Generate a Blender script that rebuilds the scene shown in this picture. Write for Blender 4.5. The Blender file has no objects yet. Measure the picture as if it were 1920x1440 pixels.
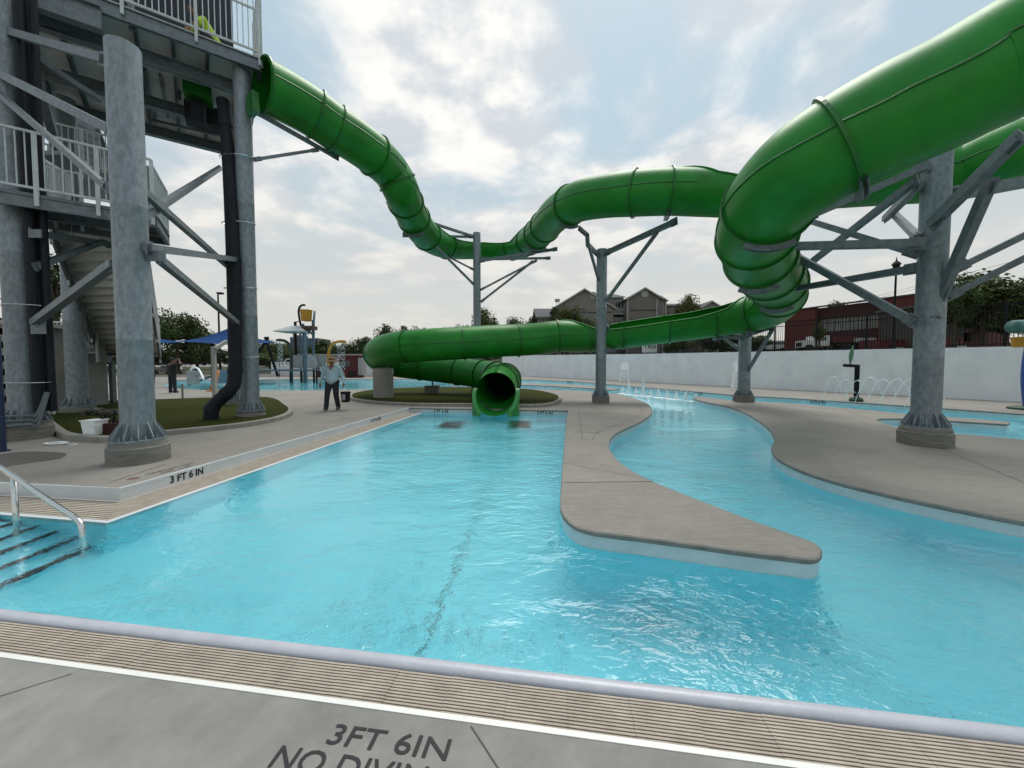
import bpy, math, random
from mathutils import Vector, Matrix, noise
from mathutils.geometry import tessellate_polygon
R = math.radians
scene = bpy.context.scene
# ---------------------------------------------------------------- camera, sky, sun, exposure
EYE = Vector((0, 0, 1.5)); FPX = 700.0; PITCH = R(2.3)
cd = bpy.data.cameras.new("camera"); cam = bpy.data.objects.new("camera", cd)
scene.collection.objects.link(cam); scene.camera = cam
cam.location = EYE; cam.rotation_euler = (R(90) - PITCH, 0, 0)
cd.sensor_width = 36; cd.lens = FPX / 1920 * 36; cd.shift_y = -7 / 1920
cd.clip_start = 0.05; cd.clip_end = 2000

SUN_EL, SUN_AZ = R(66), R(20)          # azimuth clockwise from +Y (ahead)
sl = bpy.data.lights.new("sun", 'SUN'); sl.energy = 2.2; sl.angle = R(34); sl.color = (1, 0.96, 0.9)
so = bpy.data.objects.new("sun", sl); scene.collection.objects.link(so)
sd = Vector((math.sin(SUN_AZ) * math.cos(SUN_EL), math.cos(SUN_AZ) * math.cos(SUN_EL), math.sin(SUN_EL)))
so.rotation_euler = (-sd).to_track_quat('-Z', 'Y').to_euler()

w = bpy.data.worlds.new("World"); scene.world = w; w.use_nodes = True
nt = w.node_tree; nt.nodes.clear()
def N(t, **k):
    n = nt.nodes.new(t)
    for a, b in k.items(): setattr(n, a, b)
    return n
L = lambda a, b: nt.links.new(a, b)
def mth(op, a, b=None, c=None, clamp=False):
    n = N('ShaderNodeMath', operation=op); n.use_clamp = clamp
    for i, v in enumerate((a, b, c)):
        if v is None: continue
        if isinstance(v, (int, float)): n.inputs[i].default_value = v
        else: L(v, n.inputs[i])
    return n.outputs[0]
def maprange(v, a, b, c, d, smooth=True):
    n = N('ShaderNodeMapRange'); n.clamp = True
    if smooth: n.interpolation_type = 'SMOOTHSTEP'
    L(v, n.inputs[0])
    for i, x in enumerate((a, b, c, d)): n.inputs[i + 1].default_value = x
    return n.outputs[0]
def mixc(f, a, b, dt='RGBA'):
    n = N('ShaderNodeMix', data_type='RGBA')
    if isinstance(f, (int, float)): n.inputs[0].default_value = f
    else: L(f, n.inputs[0])
    for i, v in ((6, a), (7, b)):
        if isinstance(v, tuple): n.inputs[i].default_value = (*v, 1)
        else: L(v, n.inputs[i])
    return n.outputs[2]
sky = N('ShaderNodeTexSky', sky_type='NISHITA'); sky.sun_disc = False
sky.sun_elevation = SUN_EL; sky.sun_rotation = SUN_AZ; sky.dust_density = 3.0; sky.air_density = 1.2
tc = N('ShaderNodeTexCoord'); sp = N('ShaderNodeSeparateXYZ'); L(tc.outputs['Generated'], sp.inputs[0])
zz = mth('ADD', mth('MAXIMUM', sp.outputs[2], 0.0), 0.16)
cb = N('ShaderNodeCombineXYZ'); L(mth('DIVIDE', sp.outputs[0], zz), cb.inputs[0]); L(mth('DIVIDE', sp.outputs[1], zz), cb.inputs[1])
n1 = N('ShaderNodeTexNoise'); n1.inputs['Scale'].default_value = 1.5; n1.inputs['Detail'].default_value = 9; n1.inputs['Roughness'].default_value = 0.56; n1.inputs['Distortion'].default_value = 0.35
cb2 = N('ShaderNodeVectorMath', operation='ADD'); L(cb.outputs[0], cb2.inputs[0]); cb2.inputs[1].default_value = (3.35, 1.45, 0.0)
L(cb2.outputs[0], n1.inputs['Vector'])
n2 = N('ShaderNodeTexNoise'); n2.inputs['Scale'].default_value = 3.6; n2.inputs['Detail'].default_value = 10; n2.inputs['Roughness'].default_value = 0.55
L(cb2.outputs[0], n2.inputs['Vector'])
# the main bank of cloud stands high ahead; clearer blue to its sides
cdir = (P(1010, 150, 10) - EYE).normalized() if False else Vector((0.10, 0.80, 0.60))
dcl = N('ShaderNodeVectorMath', operation='DOT_PRODUCT'); L(tc.outputs['Generated'], dcl.inputs[0]); dcl.inputs[1].default_value = tuple(cdir.normalized())
cov = maprange(mth('ADD', n1.outputs[0], maprange(dcl.outputs['Value'], 0.74, 0.98, -0.045, 0.085)), 0.435, 0.60, 0.0, 1.0)
hz = maprange(sp.outputs[2], 0.04, 0.56, 1.0, 0.0)
skyb = N('ShaderNodeVectorMath', operation='SCALE'); L(sky.outputs[0], skyb.inputs[0]); skyb.inputs['Scale'].default_value = 0.085
thin = mixc(0.78, skyb.outputs[0], (0.46, 0.60, 0.68))
cshade = maprange(n2.outputs[0], 0.40, 0.60, 0.0, 1.0)
cl = mixc(cshade, (0.58, 0.62, 0.66), (0.90, 0.885, 0.85))
c1 = mixc(cov, thin, cl)
c2 = mixc(mth('MULTIPLY', hz, 0.92), c1, (0.625, 0.615, 0.575))
# brighter veil round the clouded sun
dotn = N('ShaderNodeVectorMath', operation='DOT_PRODUCT'); L(tc.outputs['Generated'], dotn.inputs[0]); dotn.inputs[1].default_value = tuple(sd)
glow = maprange(dotn.outputs['Value'], 0.75, 1.0, 0.0, 0.03)
c3 = N('ShaderNodeVectorMath', operation='SCALE'); L(c2, c3.inputs[0]); L(mth('ADD', glow, 1.0), c3.inputs['Scale'])
bg = N('ShaderNodeBackground'); L(c3.outputs[0], bg.inputs[0]); bg.inputs[1].default_value = 1.0
wo = N('ShaderNodeOutputWorld'); L(bg.outputs[0], wo.inputs[0])
vs = scene.view_settings; vs.view_transform = 'Standard'; vs.look = 'None'; vs.gamma = 1; vs.exposure = 0.20
cy = scene.cycles; cy.use_denoising = True; cy.sample_clamp_indirect = 24; cy.max_bounces = 10; cy.transparent_max_bounces = 12
cy.blur_glossy = 0.6

# ---------------------------------------------------------------- measuring helpers (photo pixel -> place in the world)
def ray(px, py):
    xc = (px - 960) / FPX; yc = (713 - py) / FPX
    return Vector((xc, math.cos(PITCH) + yc * math.sin(PITCH), -math.sin(PITCH) + yc * math.cos(PITCH)))
def P(px, py, d):
    r = ray(px, py); return EYE + r * (d / r.y)
def G(px, py, z=0.0):
    r = ray(px, py); return EYE + r * ((z - EYE.z) / r.z)

# ---------------------------------------------------------------- materials
MATS = {}
def mat(name, col, rough=0.6, metal=0.0, var=0.0, vscale=4.0, bump=0.0, bscale=40.0, coat=0.0, col2=None, stretch=None, spec=None, trans=0.0, detail=6.0, sharp=None):
    if name in MATS: return MATS[name]
    m = bpy.data.materials.new(name); m.use_nodes = True; t = m.node_tree; b = t.nodes['Principled BSDF']
    b.inputs['Base Color'].default_value = (*col, 1); b.inputs['Roughness'].default_value = rough; b.inputs['Metallic'].default_value = metal
    b.inputs['Coat Weight'].default_value = coat; b.inputs['Coat Roughness'].default_value = 0.12
    if spec is not None: b.inputs['Specular IOR Level'].default_value = spec
    if trans: b.inputs['Transmission Weight'].default_value = trans
    tcn = t.nodes.new('ShaderNodeTexCoord'); mp = t.nodes.new('ShaderNodeMapping'); t.links.new(tcn.outputs['Object'], mp.inputs[0])
    if stretch: mp.inputs['Scale'].default_value = stretch
    if var or col2:
        nz = t.nodes.new('ShaderNodeTexNoise'); nz.inputs['Scale'].default_value = vscale; nz.inputs['Detail'].default_value = detail; nz.inputs['Roughness'].default_value = 0.62
        t.links.new(mp.outputs[0], nz.inputs['Vector'])
        rp = t.nodes.new('ShaderNodeValToRGB'); t.links.new(nz.outputs[0], rp.inputs[0])
        lo, hi = sharp or (0.32, 0.68)
        rp.color_ramp.elements[0].position = lo; rp.color_ramp.elements[1].position = hi
        c2 = col2 or tuple(c * (1 - var) for c in col); c1 = col if col2 else tuple(min(1, c * (1 + var)) for c in col)
        rp.color_ramp.elements[0].color = (*c2, 1); rp.color_ramp.elements[1].color = (*c1, 1)
        t.links.new(rp.outputs[0], b.inputs['Base Color'])
    if bump:
        nb = t.nodes.new('ShaderNodeTexNoise'); nb.inputs['Scale'].default_value = bscale; nb.inputs['Detail'].default_value = 4
        t.links.new(mp.outputs[0], nb.inputs['Vector'])
        bp = t.nodes.new('ShaderNodeBump'); bp.inputs['Strength'].default_value = bump; bp.inputs['Distance'].default_value = 0.02
        t.links.new(nb.outputs[0], bp.inputs['Height']); t.links.new(bp.outputs[0], b.inputs['Normal'])
    MATS[name] = m; return m
GREEN = mat('green_fibreglass', (0.012, 0.190, 0.015), 0.42, coat=0.0, var=0.22, vscale=1.3, bump=0.10, bscale=9, spec=0.32)
GREEN2 = mat('green_fibreglass_flange', (0.009, 0.125, 0.011), 0.34, var=0.15, vscale=5)
STEEL = mat('galvanised_steel', (0.25, 0.287, 0.31), 0.46, metal=0.25, col2=(0.165, 0.193, 0.213), vscale=16, bump=0.3, bscale=60, stretch=(1, 1, 0.5), detail=15, sharp=(0.38, 0.62))
STEELD = mat('galvanised_beam', (0.19, 0.22, 0.235), 0.50, metal=0.3, col2=(0.11, 0.13, 0.145), vscale=9, bump=0.06, bscale=50)
STAINLESS = mat('stainless_steel', (0.62, 0.62, 0.60), 0.16, metal=1.0, bump=0.03, bscale=120)
RAILW = mat('white_railing_paint', (0.50, 0.53, 0.54), 0.45, var=0.12, vscale=8)
PLANKW = mat('pale_underside_plank', (0.52, 0.52, 0.50), 0.6, var=0.15, vscale=5)
CONC = None
FOOT = mat('cast_footing_concrete', (0.235, 0.225, 0.20), 0.9, col2=(0.135, 0.13, 0.115), vscale=3.5, bump=0.6, bscale=14, stretch=(1, 1, 6))
KERB = mat('kerb_concrete', (0.30, 0.285, 0.25), 0.9, col2=(0.20, 0.19, 0.165), vscale=5, bump=0.25, bscale=40)
COPE = mat('coping_concrete', (0.25, 0.24, 0.215), 0.8, col2=(0.15, 0.148, 0.135), vscale=6, bump=0.2, bscale=50)
TURF = mat('artificial_turf', (0.046, 0.056, 0.006), 0.95, col2=(0.026, 0.033, 0.003), spec=0.1, vscale=24, bump=1.0, bscale=260)
GRASSB = mat('bank_grass', (0.085, 0.095, 0.03), 0.95, col2=(0.05, 0.06, 0.02), vscale=2.0, bump=0.8, bscale=30)
WHITEP = mat('white_plaster', (0.82, 0.83, 0.84), 0.85, col2=(0.70, 0.715, 0.73), vscale=0.9, bump=0.7, bscale=9)
TILEW = mat('white_wall_tile', (0.60, 0.62, 0.63), 0.35, var=0.06, vscale=3)
TILEB = mat('waterline_tile', (0.50, 0.57, 0.59), 0.3, var=0.08, vscale=4)
POOLB = mat('pool_blue_plaster', (0.29, 0.86, 0.95), 0.7, col2=(0.24, 0.80, 0.92), vscale=0.8)
LILAC = mat('lilac_grey_coping', (0.44, 0.445, 0.49), 0.32, var=0.08, vscale=6, bump=0.08, bscale=60)
GRATE = mat('beige_grating', (0.46, 0.40, 0.33), 0.7, col2=(0.34, 0.29, 0.235), vscale=9, bump=0.3, bscale=120)
DARK = mat('dark_trough', (0.030, 0.022, 0.018), 0.9)
WSTRIP = mat('white_edge_strip', (0.72, 0.72, 0.68), 0.5, var=0.06, vscale=8)
BLACKT = mat('black_lettering', (0.012, 0.012, 0.014), 0.7)
FADET = mat('faded_lettering', (0.10, 0.09, 0.085), 0.8)
REDT = mat('faded_red_marking', (0.22, 0.06, 0.05), 0.8)
BLACKP = mat('black_plastic_pipe', (0.010, 0.012, 0.017), 0.6, var=0.2, vscale=6, spec=0.25)
BLACKM = mat('black_painted_metal', (0.008, 0.008, 0.009), 0.65, spec=0.2)
NAVY = mat('navy_panel', (0.006, 0.010, 0.022), 0.5, var=0.2)
NAVYP = mat('navy_painted_steel', (0.010, 0.025, 0.07), 0.4)
BLUEF = mat('blue_shade_fabric', (0.012, 0.050, 0.165), 0.9, spec=0.15, var=0.2, vscale=1.5)
YEL = mat('yellow_plastic', (0.46, 0.20, 0.01), 0.5, var=0.1)
ORANGE = mat('orange_plastic', (0.55, 0.18, 0.01), 0.4)
RED = mat('red_paint', (0.085, 0.005, 0.008), 0.6, var=0.2)
PGREY = mat('play_blue_grey', (0.085, 0.125, 0.165), 0.55, var=0.15)
PPANEL = mat('play_pale_panel', (0.30, 0.30, 0.30), 0.5, var=0.25, vscale=2)
WHITEG = mat('white_plastic', (0.84, 0.86, 0.86), 0.45, var=0.05)
FOAM = mat('white_foam_water', (0.88, 0.93, 0.95), 0.4, bump=0.8, bscale=25)
SPRAY = mat('fine_water_spray', (0.88, 0.93, 0.94), 0.4)
BARK = mat('bark', (0.06, 0.045, 0.03), 0.95, var=0.3, vscale=8)
LEAF = [mat('leaf_dark', (0.038, 0.062, 0.018), 0.7, var=0.35, vscale=1.2, spec=0.2), mat('leaf_mid', (0.056, 0.080, 0.022), 0.7, var=0.35, vscale=1.2, spec=0.2), mat('leaf_olive', (0.075, 0.084, 0.024), 0.7, var=0.35, vscale=1.2, spec=0.2)]
GLASSD = mat('dark_window_glass', (0.015, 0.02, 0.025), 0.12, spec=0.8)
ROOFS = mat('dark_shingle_roof', (0.065, 0.066, 0.078), 0.85, var=0.25, vscale=1.5)
SIDING = mat('grey_brown_siding', (0.19, 0.175, 0.155), 0.85, var=0.1, vscale=1.0)
SIDING2 = mat('taupe_siding', (0.15, 0.135, 0.122), 0.85, var=0.1, vscale=1.0)
TRIMW = mat('pale_trim', (0.33, 0.33, 0.31), 0.7)
BRICKR = mat('red_brick_wall', (0.115, 0.028, 0.024), 0.9, col2=(0.08, 0.018, 0.016), vscale=1.4, bump=0.3, bscale=12)
BRICKD = mat('dark_brick_band', (0.045, 0.015, 0.016), 0.9, var=0.2, vscale=1.4)
CONCB = mat('pale_concrete_band', (0.22, 0.22, 0.20), 0.9, var=0.15, vscale=1.2)
DARKB = mat('dim_brown_building', (0.055, 0.048, 0.043), 0.9, var=0.25, vscale=0.6)
SKIN = mat('skin', (0.22, 0.11, 0.07), 0.6)
TEAL = mat('teal_shirt_cloth', (0.33, 0.46, 0.50), 0.9, var=0.10, vscale=7, bump=0.3, bscale=12)
DENIM = mat('dark_trouser_cloth', (0.018, 0.020, 0.026), 0.9, var=0.2, vscale=9, bump=0.3, bscale=14)
BLKCLOTH = mat('black_cloth', (0.012, 0.012, 0.014), 0.9, var=0.2, vscale=9)
STRAW = mat('tan_hat_straw', (0.20, 0.12, 0.06), 0.85, var=0.2, vscale=14)
LIME = mat('lime_shirt_cloth', (0.38, 0.58, 0.06), 0.8, var=0.1, vscale=7)
SHOE = mat('shoe_leather', (0.05, 0.04, 0.035), 0.7)
RUBBER = mat('tyre_rubber', (0.012, 0.012, 0.012), 0.8)

def concrete(name, base, dark, joints=None, broom=60):
    m = bpy.data.materials.new(name); m.use_nodes = True; t = m.node_tree; b = t.nodes['Principled BSDF']
    b.inputs['Roughness'].default_value = 0.82
    n = lambda k: t.nodes.new(k)
    tcn = n('ShaderNodeTexCoord')
    a1 = n('ShaderNodeTexNoise'); a1.inputs['Scale'].default_value = 0.55; a1.inputs['Detail'].default_value = 8; a1.inputs['Roughness'].default_value = 0.65; a1.inputs['Distortion'].default_value = 0.6
    a2 = n('ShaderNodeTexNoise'); a2.inputs['Scale'].default_value = 9; a2.inputs['Detail'].default_value = 8; a2.inputs['Roughness'].default_value = 0.7
    mp = n('ShaderNodeMapping'); mp.inputs['Scale'].default_value = (0.9, broom * 0.6, 1) if broom else (3, 3, 3); mp.inputs['Rotation'].default_value = (0, 0, 0.12)   # broom finish
    a3 = n('ShaderNodeTexNoise'); a3.inputs['Scale'].default_value = 1.6; a3.inputs['Detail'].default_value = 4
    t.links.new(tcn.outputs['Object'], mp.inputs[0]); t.links.new(mp.outputs[0], a3.inputs['Vector'])
    for a in (a1, a2): t.links.new(tcn.outputs['Object'], a.inputs['Vector'])
    def mm(op, x, y):
        q = n('ShaderNodeMath'); q.operation = op
        for i, v in enumerate((x, y)):
            if isinstance(v, (int, float)): q.inputs[i].default_value = v
            else: t.links.new(v, q.inputs[i])
        return q.outputs[0]
    s = mm('ADD', mm('ADD', mm('MULTIPLY', a1.outputs[0], 0.42), mm('MULTIPLY', a2.outputs[0], 0.24)), mm('MULTIPLY', a3.outputs[0], 0.34))
    rp = n('ShaderNodeValToRGB'); t.links.new(s, rp.inputs[0])
    rp.color_ramp.elements[0].position = 0.38; rp.color_ramp.elements[1].position = 0.62
    rp.color_ramp.elements[0].color = (*dark, 1); rp.color_ramp.elements[1].color = (*base, 1)
    t.links.new(rp.outputs[0], b.inputs['Base Color'])
    bp = n('ShaderNodeBump'); bp.inputs['Strength'].default_value = 0.35; bp.inputs['Distance'].default_value = 0.006
    t.links.new(mm('ADD', mm('MULTIPLY', a3.outputs[0], 0.7), a2.outputs[0]), bp.inputs['Height']); t.links.new(bp.outputs[0], b.inputs['Normal'])
    return m
CONC = concrete('deck_concrete', (0.27, 0.252, 0.222), (0.165, 0.152, 0.132))
CONCF = concrete('near_deck_concrete', (0.265, 0.258, 0.238), (0.17, 0.165, 0.152), broom=0)

def water_mat():
    m = bpy.data.materials.new('pool_water'); m.use_nodes = True; t = m.node_tree; t.nodes.clear()
    n = lambda k: t.nodes.new(k)
    o = n('ShaderNodeOutputMaterial'); b = n('ShaderNodeBsdfPrincipled')
    b.inputs['Base Color'].default_value = (0.955, 1.0, 1.0, 1); b.inputs['Roughness'].default_value = 0.0
    b.inputs['Transmission Weight'].default_value = 1.0; b.inputs['IOR'].default_value = 1.48
    tcn = n('ShaderNodeTexCoord')
    mp = n('ShaderNodeMapping'); mp.inputs['Scale'].default_value = (1.0, 1.5, 1.0); mp.inputs['Rotation'].default_value = (0, 0, 0.5)
    t.links.new(tcn.outputs['Object'], mp.inputs[0])
    def nz(s, d, dist=0.0, rg=0.5):
        a = n('ShaderNodeTexNoise'); a.inputs['Scale'].default_value = s; a.inputs['Detail'].default_value = d; a.inputs['Distortion'].default_value = dist; a.inputs['Roughness'].default_value = rg
        t.links.new(mp.outputs[0], a.inputs['Vector']); return a.outputs[0]
    big, mid, fine, reg = nz(0.9, 2, 0.8), nz(3.6, 3, 0.9), nz(11, 3, 0.6, 0.6), nz(0.5, 2, 0.4)
    def mm(op, x, y):
        q = n('ShaderNodeMath'); q.operation = op
        for i, v in enumerate((x, y)):
            if isinstance(v, (int, float)): q.inputs[i].default_value = v
            else: t.links.new(v, q.inputs[i])
        return q.outputs[0]
    mr = n('ShaderNodeMapRange'); t.links.new(reg, mr.inputs[0]); mr.inputs[1].default_value = 0.38; mr.inputs[2].default_value = 0.6; mr.inputs[3].default_value = 0.30; mr.inputs[4].default_value = 1.0
    h = mm('ADD', mm('MULTIPLY', big, 0.05), mm('MULTIPLY', mr.outputs[0], mm('ADD', mm('MULTIPLY', mid, 0.048), mm('ADD', mm('MULTIPLY', fine, 0.021), mm('MULTIPLY', nz(27, 2, 0.3), 0.005)))))
    sx = n('ShaderNodeSeparateXYZ'); t.links.new(tcn.outputs['Object'], sx.inputs[0])
    cm = n('ShaderNodeMapRange'); t.links.new(sx.outputs[0], cm.inputs[0]); cm.inputs[1].default_value = -4.6; cm.inputs[2].default_value = -1.5; cm.inputs[3].default_value = 0.22; cm.inputs[4].default_value = 1.0   # the corner by the steps is calm
    h = mm('MULTIPLY', h, cm.outputs[0])
    bp = n('ShaderNodeBump'); bp.inputs['Strength'].default_value = 1.0; bp.inputs['Distance'].default_value = 0.85
    t.links.new(h, bp.inputs['Height']); t.links.new(bp.outputs[0], b.inputs['Normal'])
    t.links.new(b.outputs[0], o.inputs[0])
    return m
WATER = water_mat()

# ---------------------------------------------------------------- mesh helpers
ORG = {}
def root(name, loc, label, cat, group=None):
    o = bpy.data.objects.new(name, None); scene.collection.objects.link(o); o.location = loc
    o.empty_display_size = 0.3
    o['label'] = label; o['category'] = cat
    if group: o['group'] = group
    ORG[o.name] = Vector(loc); return o
class MB:
    def __init__(s): s.v = []; s.f = []
    def add(s, vs, fs):
        n = len(s.v); s.v += [Vector(v) for v in vs]; s.f += [tuple(i + n for i in f) for f in fs]; return s
    def box(s, c, size, ax=None):
        c = Vector(c); X, Y, Z = ax or (Vector((1, 0, 0)), Vector((0, 1, 0)), Vector((0, 0, 1)))
        a, b, d = [q / 2 for q in size]
        vs = [c + X * (i * a) + Y * (j * b) + Z * (k * d) for i in (-1, 1) for j in (-1, 1) for k in (-1, 1)]
        return s.add(vs, [(0, 1, 3, 2), (4, 6, 7, 5), (0, 4, 5, 1), (2, 3, 7, 6), (0, 2, 6, 4), (1, 5, 7, 3)])
    def bar(s, p, q, w, h=None):
        p, q = Vector(p), Vector(q); h = h or w; d = (q - p); l = d.length
        if l < 1e-6: return s
        d.normalize(); up = Vector((0, 0, 1)) if abs(d.z) < 0.95 else Vector((0, 1, 0))
        sx = d.cross(up).normalized(); u = sx.cross(d).normalized()
        return s.box((p + q) / 2, (l, w, h), (d, sx, u))
    def tube(s, pts, r, seg=10, cap=True, closed=False):
        pts = [Vector(p) for p in pts]; n = len(pts); rr = r if isinstance(r, (list, tuple)) else [r] * n
        base = len(s.v); prev = None
        for i, p in enumerate(pts):
            a = pts[max(i - 1, 0)]; b = pts[min(i + 1, n - 1)]; t = (b - a).normalized()
            if prev is None:
                up = Vector((0, 0, 1)) if abs(t.z) < 0.9 else Vector((0, 1, 0)); x = t.cross(up).normalized()
            else:
                x = (prev - t * prev.dot(t)).normalized()
            prev = x; y = t.cross(x)
            for k in range(seg):
                an = 2 * math.pi * k / seg; s.v.append(p + (x * math.cos(an) + y * math.sin(an)) * rr[i])
        for i in range(n - 1):
            for k in range(seg):
                k2 = (k + 1) % seg
                s.f.append((base + i * seg + k, base + i * seg + k2, base + (i + 1) * seg + k2, base + (i + 1) * seg + k))
        if cap:
            s.f.append(tuple(base + k for k in range(seg))[::-1]); s.f.append(tuple(base + (n - 1) * seg + k for k in range(seg)))
        return s
    def lathe(s, c, prof, seg=24, sx=1, sy=1):
        c = Vector(c); base = len(s.v)
        for r, z in prof:
            for k in range(seg):
                an = 2 * math.pi * k / seg; s.v.append(c + Vector((math.cos(an) * r * sx, math.sin(an) * r * sy, z)))
        for i in range(len(prof) - 1):
            for k in range(seg):
                k2 = (k + 1) % seg
                s.f.append((base + i * seg + k, base + i * seg + k2, base + (i + 1) * seg + k2, base + (i + 1) * seg + k))
        s.f.append(tuple(base + k for k in range(seg))[::-1]); s.f.append(tuple(base + (len(prof) - 1) * seg + k for k in range(seg)))
        return s
    def prism(s, poly, z0, z1):
        poly = [Vector((p[0], p[1], 0)) for p in poly]; n = len(poly)
        s.add([(p.x, p.y, z1) for p in poly], [t for t in tess(poly)])
        s.add([(p.x, p.y, z0) for p in poly], [t[::-1] for t in tess(poly)])
        vs = [(p.x, p.y, z0) for p in poly] + [(p.x, p.y, z1) for p in poly]
        return s.add(vs, [(i, (i + 1) % n, n + (i + 1) % n, n + i) for i in range(n)])
    def sheet(s, poly, z):
        poly = [Vector((p[0], p[1], 0)) for p in poly]
        return s.add([(p.x, p.y, z) for p in poly], tess(poly))
    def wall(s, pts, z0, z1, closed=False):
        n = len(pts); m = n if closed else n - 1
        vs = [(p[0], p[1], z0) for p in pts] + [(p[0], p[1], z1) for p in pts]
        return s.add(vs, [(i, (i + 1) % n, n + (i + 1) % n, n + i) for i in range(m)])
    def build(s, name, material, parent=None, smooth=False, label=None, cat=None, group=None, kind=None, org=None, auto=False):
        o_ = Vector((0, 0, 0))
        if parent is not None: o_ = ORG[parent.name]
        elif org is not None: o_ = Vector(org)
        me = bpy.data.meshes.new(name); me.from_pydata([tuple(v - o_) for v in s.v], [], s.f); me.validate(); me.update()
        if material: me.materials.append(material)
        if smooth or auto:
            me.polygons.foreach_set('use_smooth', [True] * len(me.polygons))
        if auto:
            try: me.set_sharp_from_angle(angle=R(35))
            except Exception: pass
        ob = bpy.data.objects.new(name, me); scene.collection.objects.link(ob)
        if parent is not None: ob.parent = parent
        else: ob.location = o_
        ORG[ob.name] = o_ if parent is None else ORG[parent.name]
        if parent is not None: ORG[ob.name] = ORG[parent.name]
        if label: ob['label'] = label
        if cat: ob['category'] = cat
        if group: ob['group'] = group
        if kind: ob['kind'] = kind
        return ob
def tess(poly):
    tr = tessellate_polygon([poly]); out = []
    for t in tr:
        a, b, c = (poly[i] for i in t)
        out.append(tuple(t) if (b - a).cross(c - a).z > 0 else tuple(t)[::-1])
    return out
def copy_tree(o, parent=None):
    c = o.copy(); scene.collection.objects.link(c)
    if parent is not None: c.parent = parent; c.matrix_parent_inverse = o.matrix_parent_inverse
    for ch in list(KIDS.get(o.name, [])): copy_tree(ch, c)
    return c
KIDS = {}
def register(o):
    for q in bpy.data.objects:
        if q.parent: KIDS.setdefault(q.parent.name, [])
    for q in bpy.data.objects:
        if q.parent == o and q not in KIDS.setdefault(o.name, []): KIDS[o.name].append(q); register(q)
def struct(mb, name, m, **k):
    return mb.build(name, m, kind='structure', **k)
BOLD = 0.016
def txt(s, body, origin, xdir, ydir, width, height):
    c = bpy.data.curves.new('t', 'FONT'); c.body = body; c.resolution_u = 3; c.offset = BOLD
    o = bpy.data.objects.new('t', c); scene.collection.objects.link(o)
    dg = bpy.context.evaluated_depsgraph_get(); me = bpy.data.meshes.new_from_object(o.evaluated_get(dg))
    xs = [v.co.x for v in me.vertices]; ys = [v.co.y for v in me.vertices]
    x0, x1, y0, y1 = min(xs), max(xs), min(ys), max(ys)
    origin = Vector(origin); X = Vector(xdir).normalized(); Y = Vector(ydir).normalized()
    s.add([origin + X * ((v.co.x - x0) / (x1 - x0) * width) + Y * ((v.co.y - y0) / (y1 - y0) * height) for v in me.vertices], [tuple(p.vertices) for p in me.polygons])
    bpy.data.objects.remove(o); bpy.data.curves.remove(c); bpy.data.meshes.remove(me); return s
def cr(pts, n=8):
    out = []; m = len(pts)
    for i in range(m - 1):
        p0 = pts[max(i - 1, 0)]; p1 = pts[i]; p2 = pts[i + 1]; p3 = pts[min(i + 2, m - 1)]
        for k in range(n):
            t = k / n
            out.append(0.5 * ((2 * p1) + (p2 - p0) * t + (2 * p0 - 5 * p1 + 4 * p2 - p3) * t * t + (3 * p1 - p0 - 3 * p2 + p3) * t ** 3))
    out.append(pts[-1]); return out
def g2(l, z=0.0): return [G(x, y, z) for x, y in l]
# ---------------------------------------------------------------- pools, decks, gutters
WZ = -0.165; FZ = -1.25; GZ = -0.157
fa = G(0, 1142, -0.17); fb = G(1920, 1365, -0.17)
def yf(x): return fa.y + (fb.y - fa.y) * (x - fa.x) / (fb.x - fa.x)
fdir = Vector((1, (fb.y - fa.y) / (fb.x - fa.x), 0)).normalized(); fnrm = Vector((-fdir.y, fdir.x, 0))
XL = -6.6
curbA = G(0, 905.6); curbB = G(224.6, 916); curbC = G(767, 764.5); farR = G(1066, 769.5)
kd = (curbB - curbA).normalized(); curbL = curbB + kd * ((XL - curbB.x) / kd.x)
watA = G(0, 965, WZ); watB = G(201, 981, WZ); watC = G(789, 775.5, WZ)
wd_ = (watB - watA).normalized(); watL = watB + wd_ * ((XL - watB.x) / wd_.x)
wd2 = farR - curbC; watC.y = curbC.y + wd2.y * (watC.x - curbC.x) / wd2.x
fe = wd2.normalized(); fn = Vector((fe.y, -fe.x, 0))
def on_far(px, py):
    r = ray(px, py); t = (curbC - EYE).dot(fn) / r.dot(fn); return EYE + r * t
pen_px = [(1063, 782), (1060, 820), (1057, 860), (1054, 905), (1052.5, 935), (1053, 952), (1060, 968), (1078, 984), (1105, 993), (1150, 1000), (1210, 1007), (1300, 1019), (1400, 1032.5), (1480, 1042), (1515, 1046), (1531, 1043), (1537.5, 1033), (1530, 1021), (1510, 1011), (1470, 997), (1410, 976), (1350, 953), (1280, 926), (1220, 901), (1180, 880), (1155, 860), (1142, 841), (1142, 826), (1153, 813), (1175, 802), (1200, 791), (1217, 779), (1222, 768), (1214, 757), (1195, 748.5), (1170, 741.5), (1145, 737), (1100, 733.5), (1060, 731.5), (1000, 729.5)]
pen = cr(g2(pen_px), 4)
near_bank = g2([(900, 728), (800, 728.5), (700, 730), (600, 731.5), (490, 732.5), (405, 733), (340, 728), (300, 722)])
far_bank = g2([(330, 713), (480, 711.5), (640, 711), (830, 710.5), (940, 711), (1000, 712), (1075, 715), (1140, 720), (1225, 727.5), (1325, 736), (1370, 740), (1412, 742.5), (1480, 746), (1563, 751.6), (1706, 761), (1766, 765), (1920, 776)]) + [Vector((16.6, 8, 0)), Vector((17, 4, 0)), Vector((16, yf(16), 0))]
bank = pen + near_bank + far_bank
deck_poly = [Vector((-70, -12, 0)), Vector((XL, -12, 0)), curbL, curbB, curbC, farR] + bank + [Vector((60, yf(16), 0)), Vector((60, 62, 0)), Vector((-70, 62, 0))]
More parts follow.
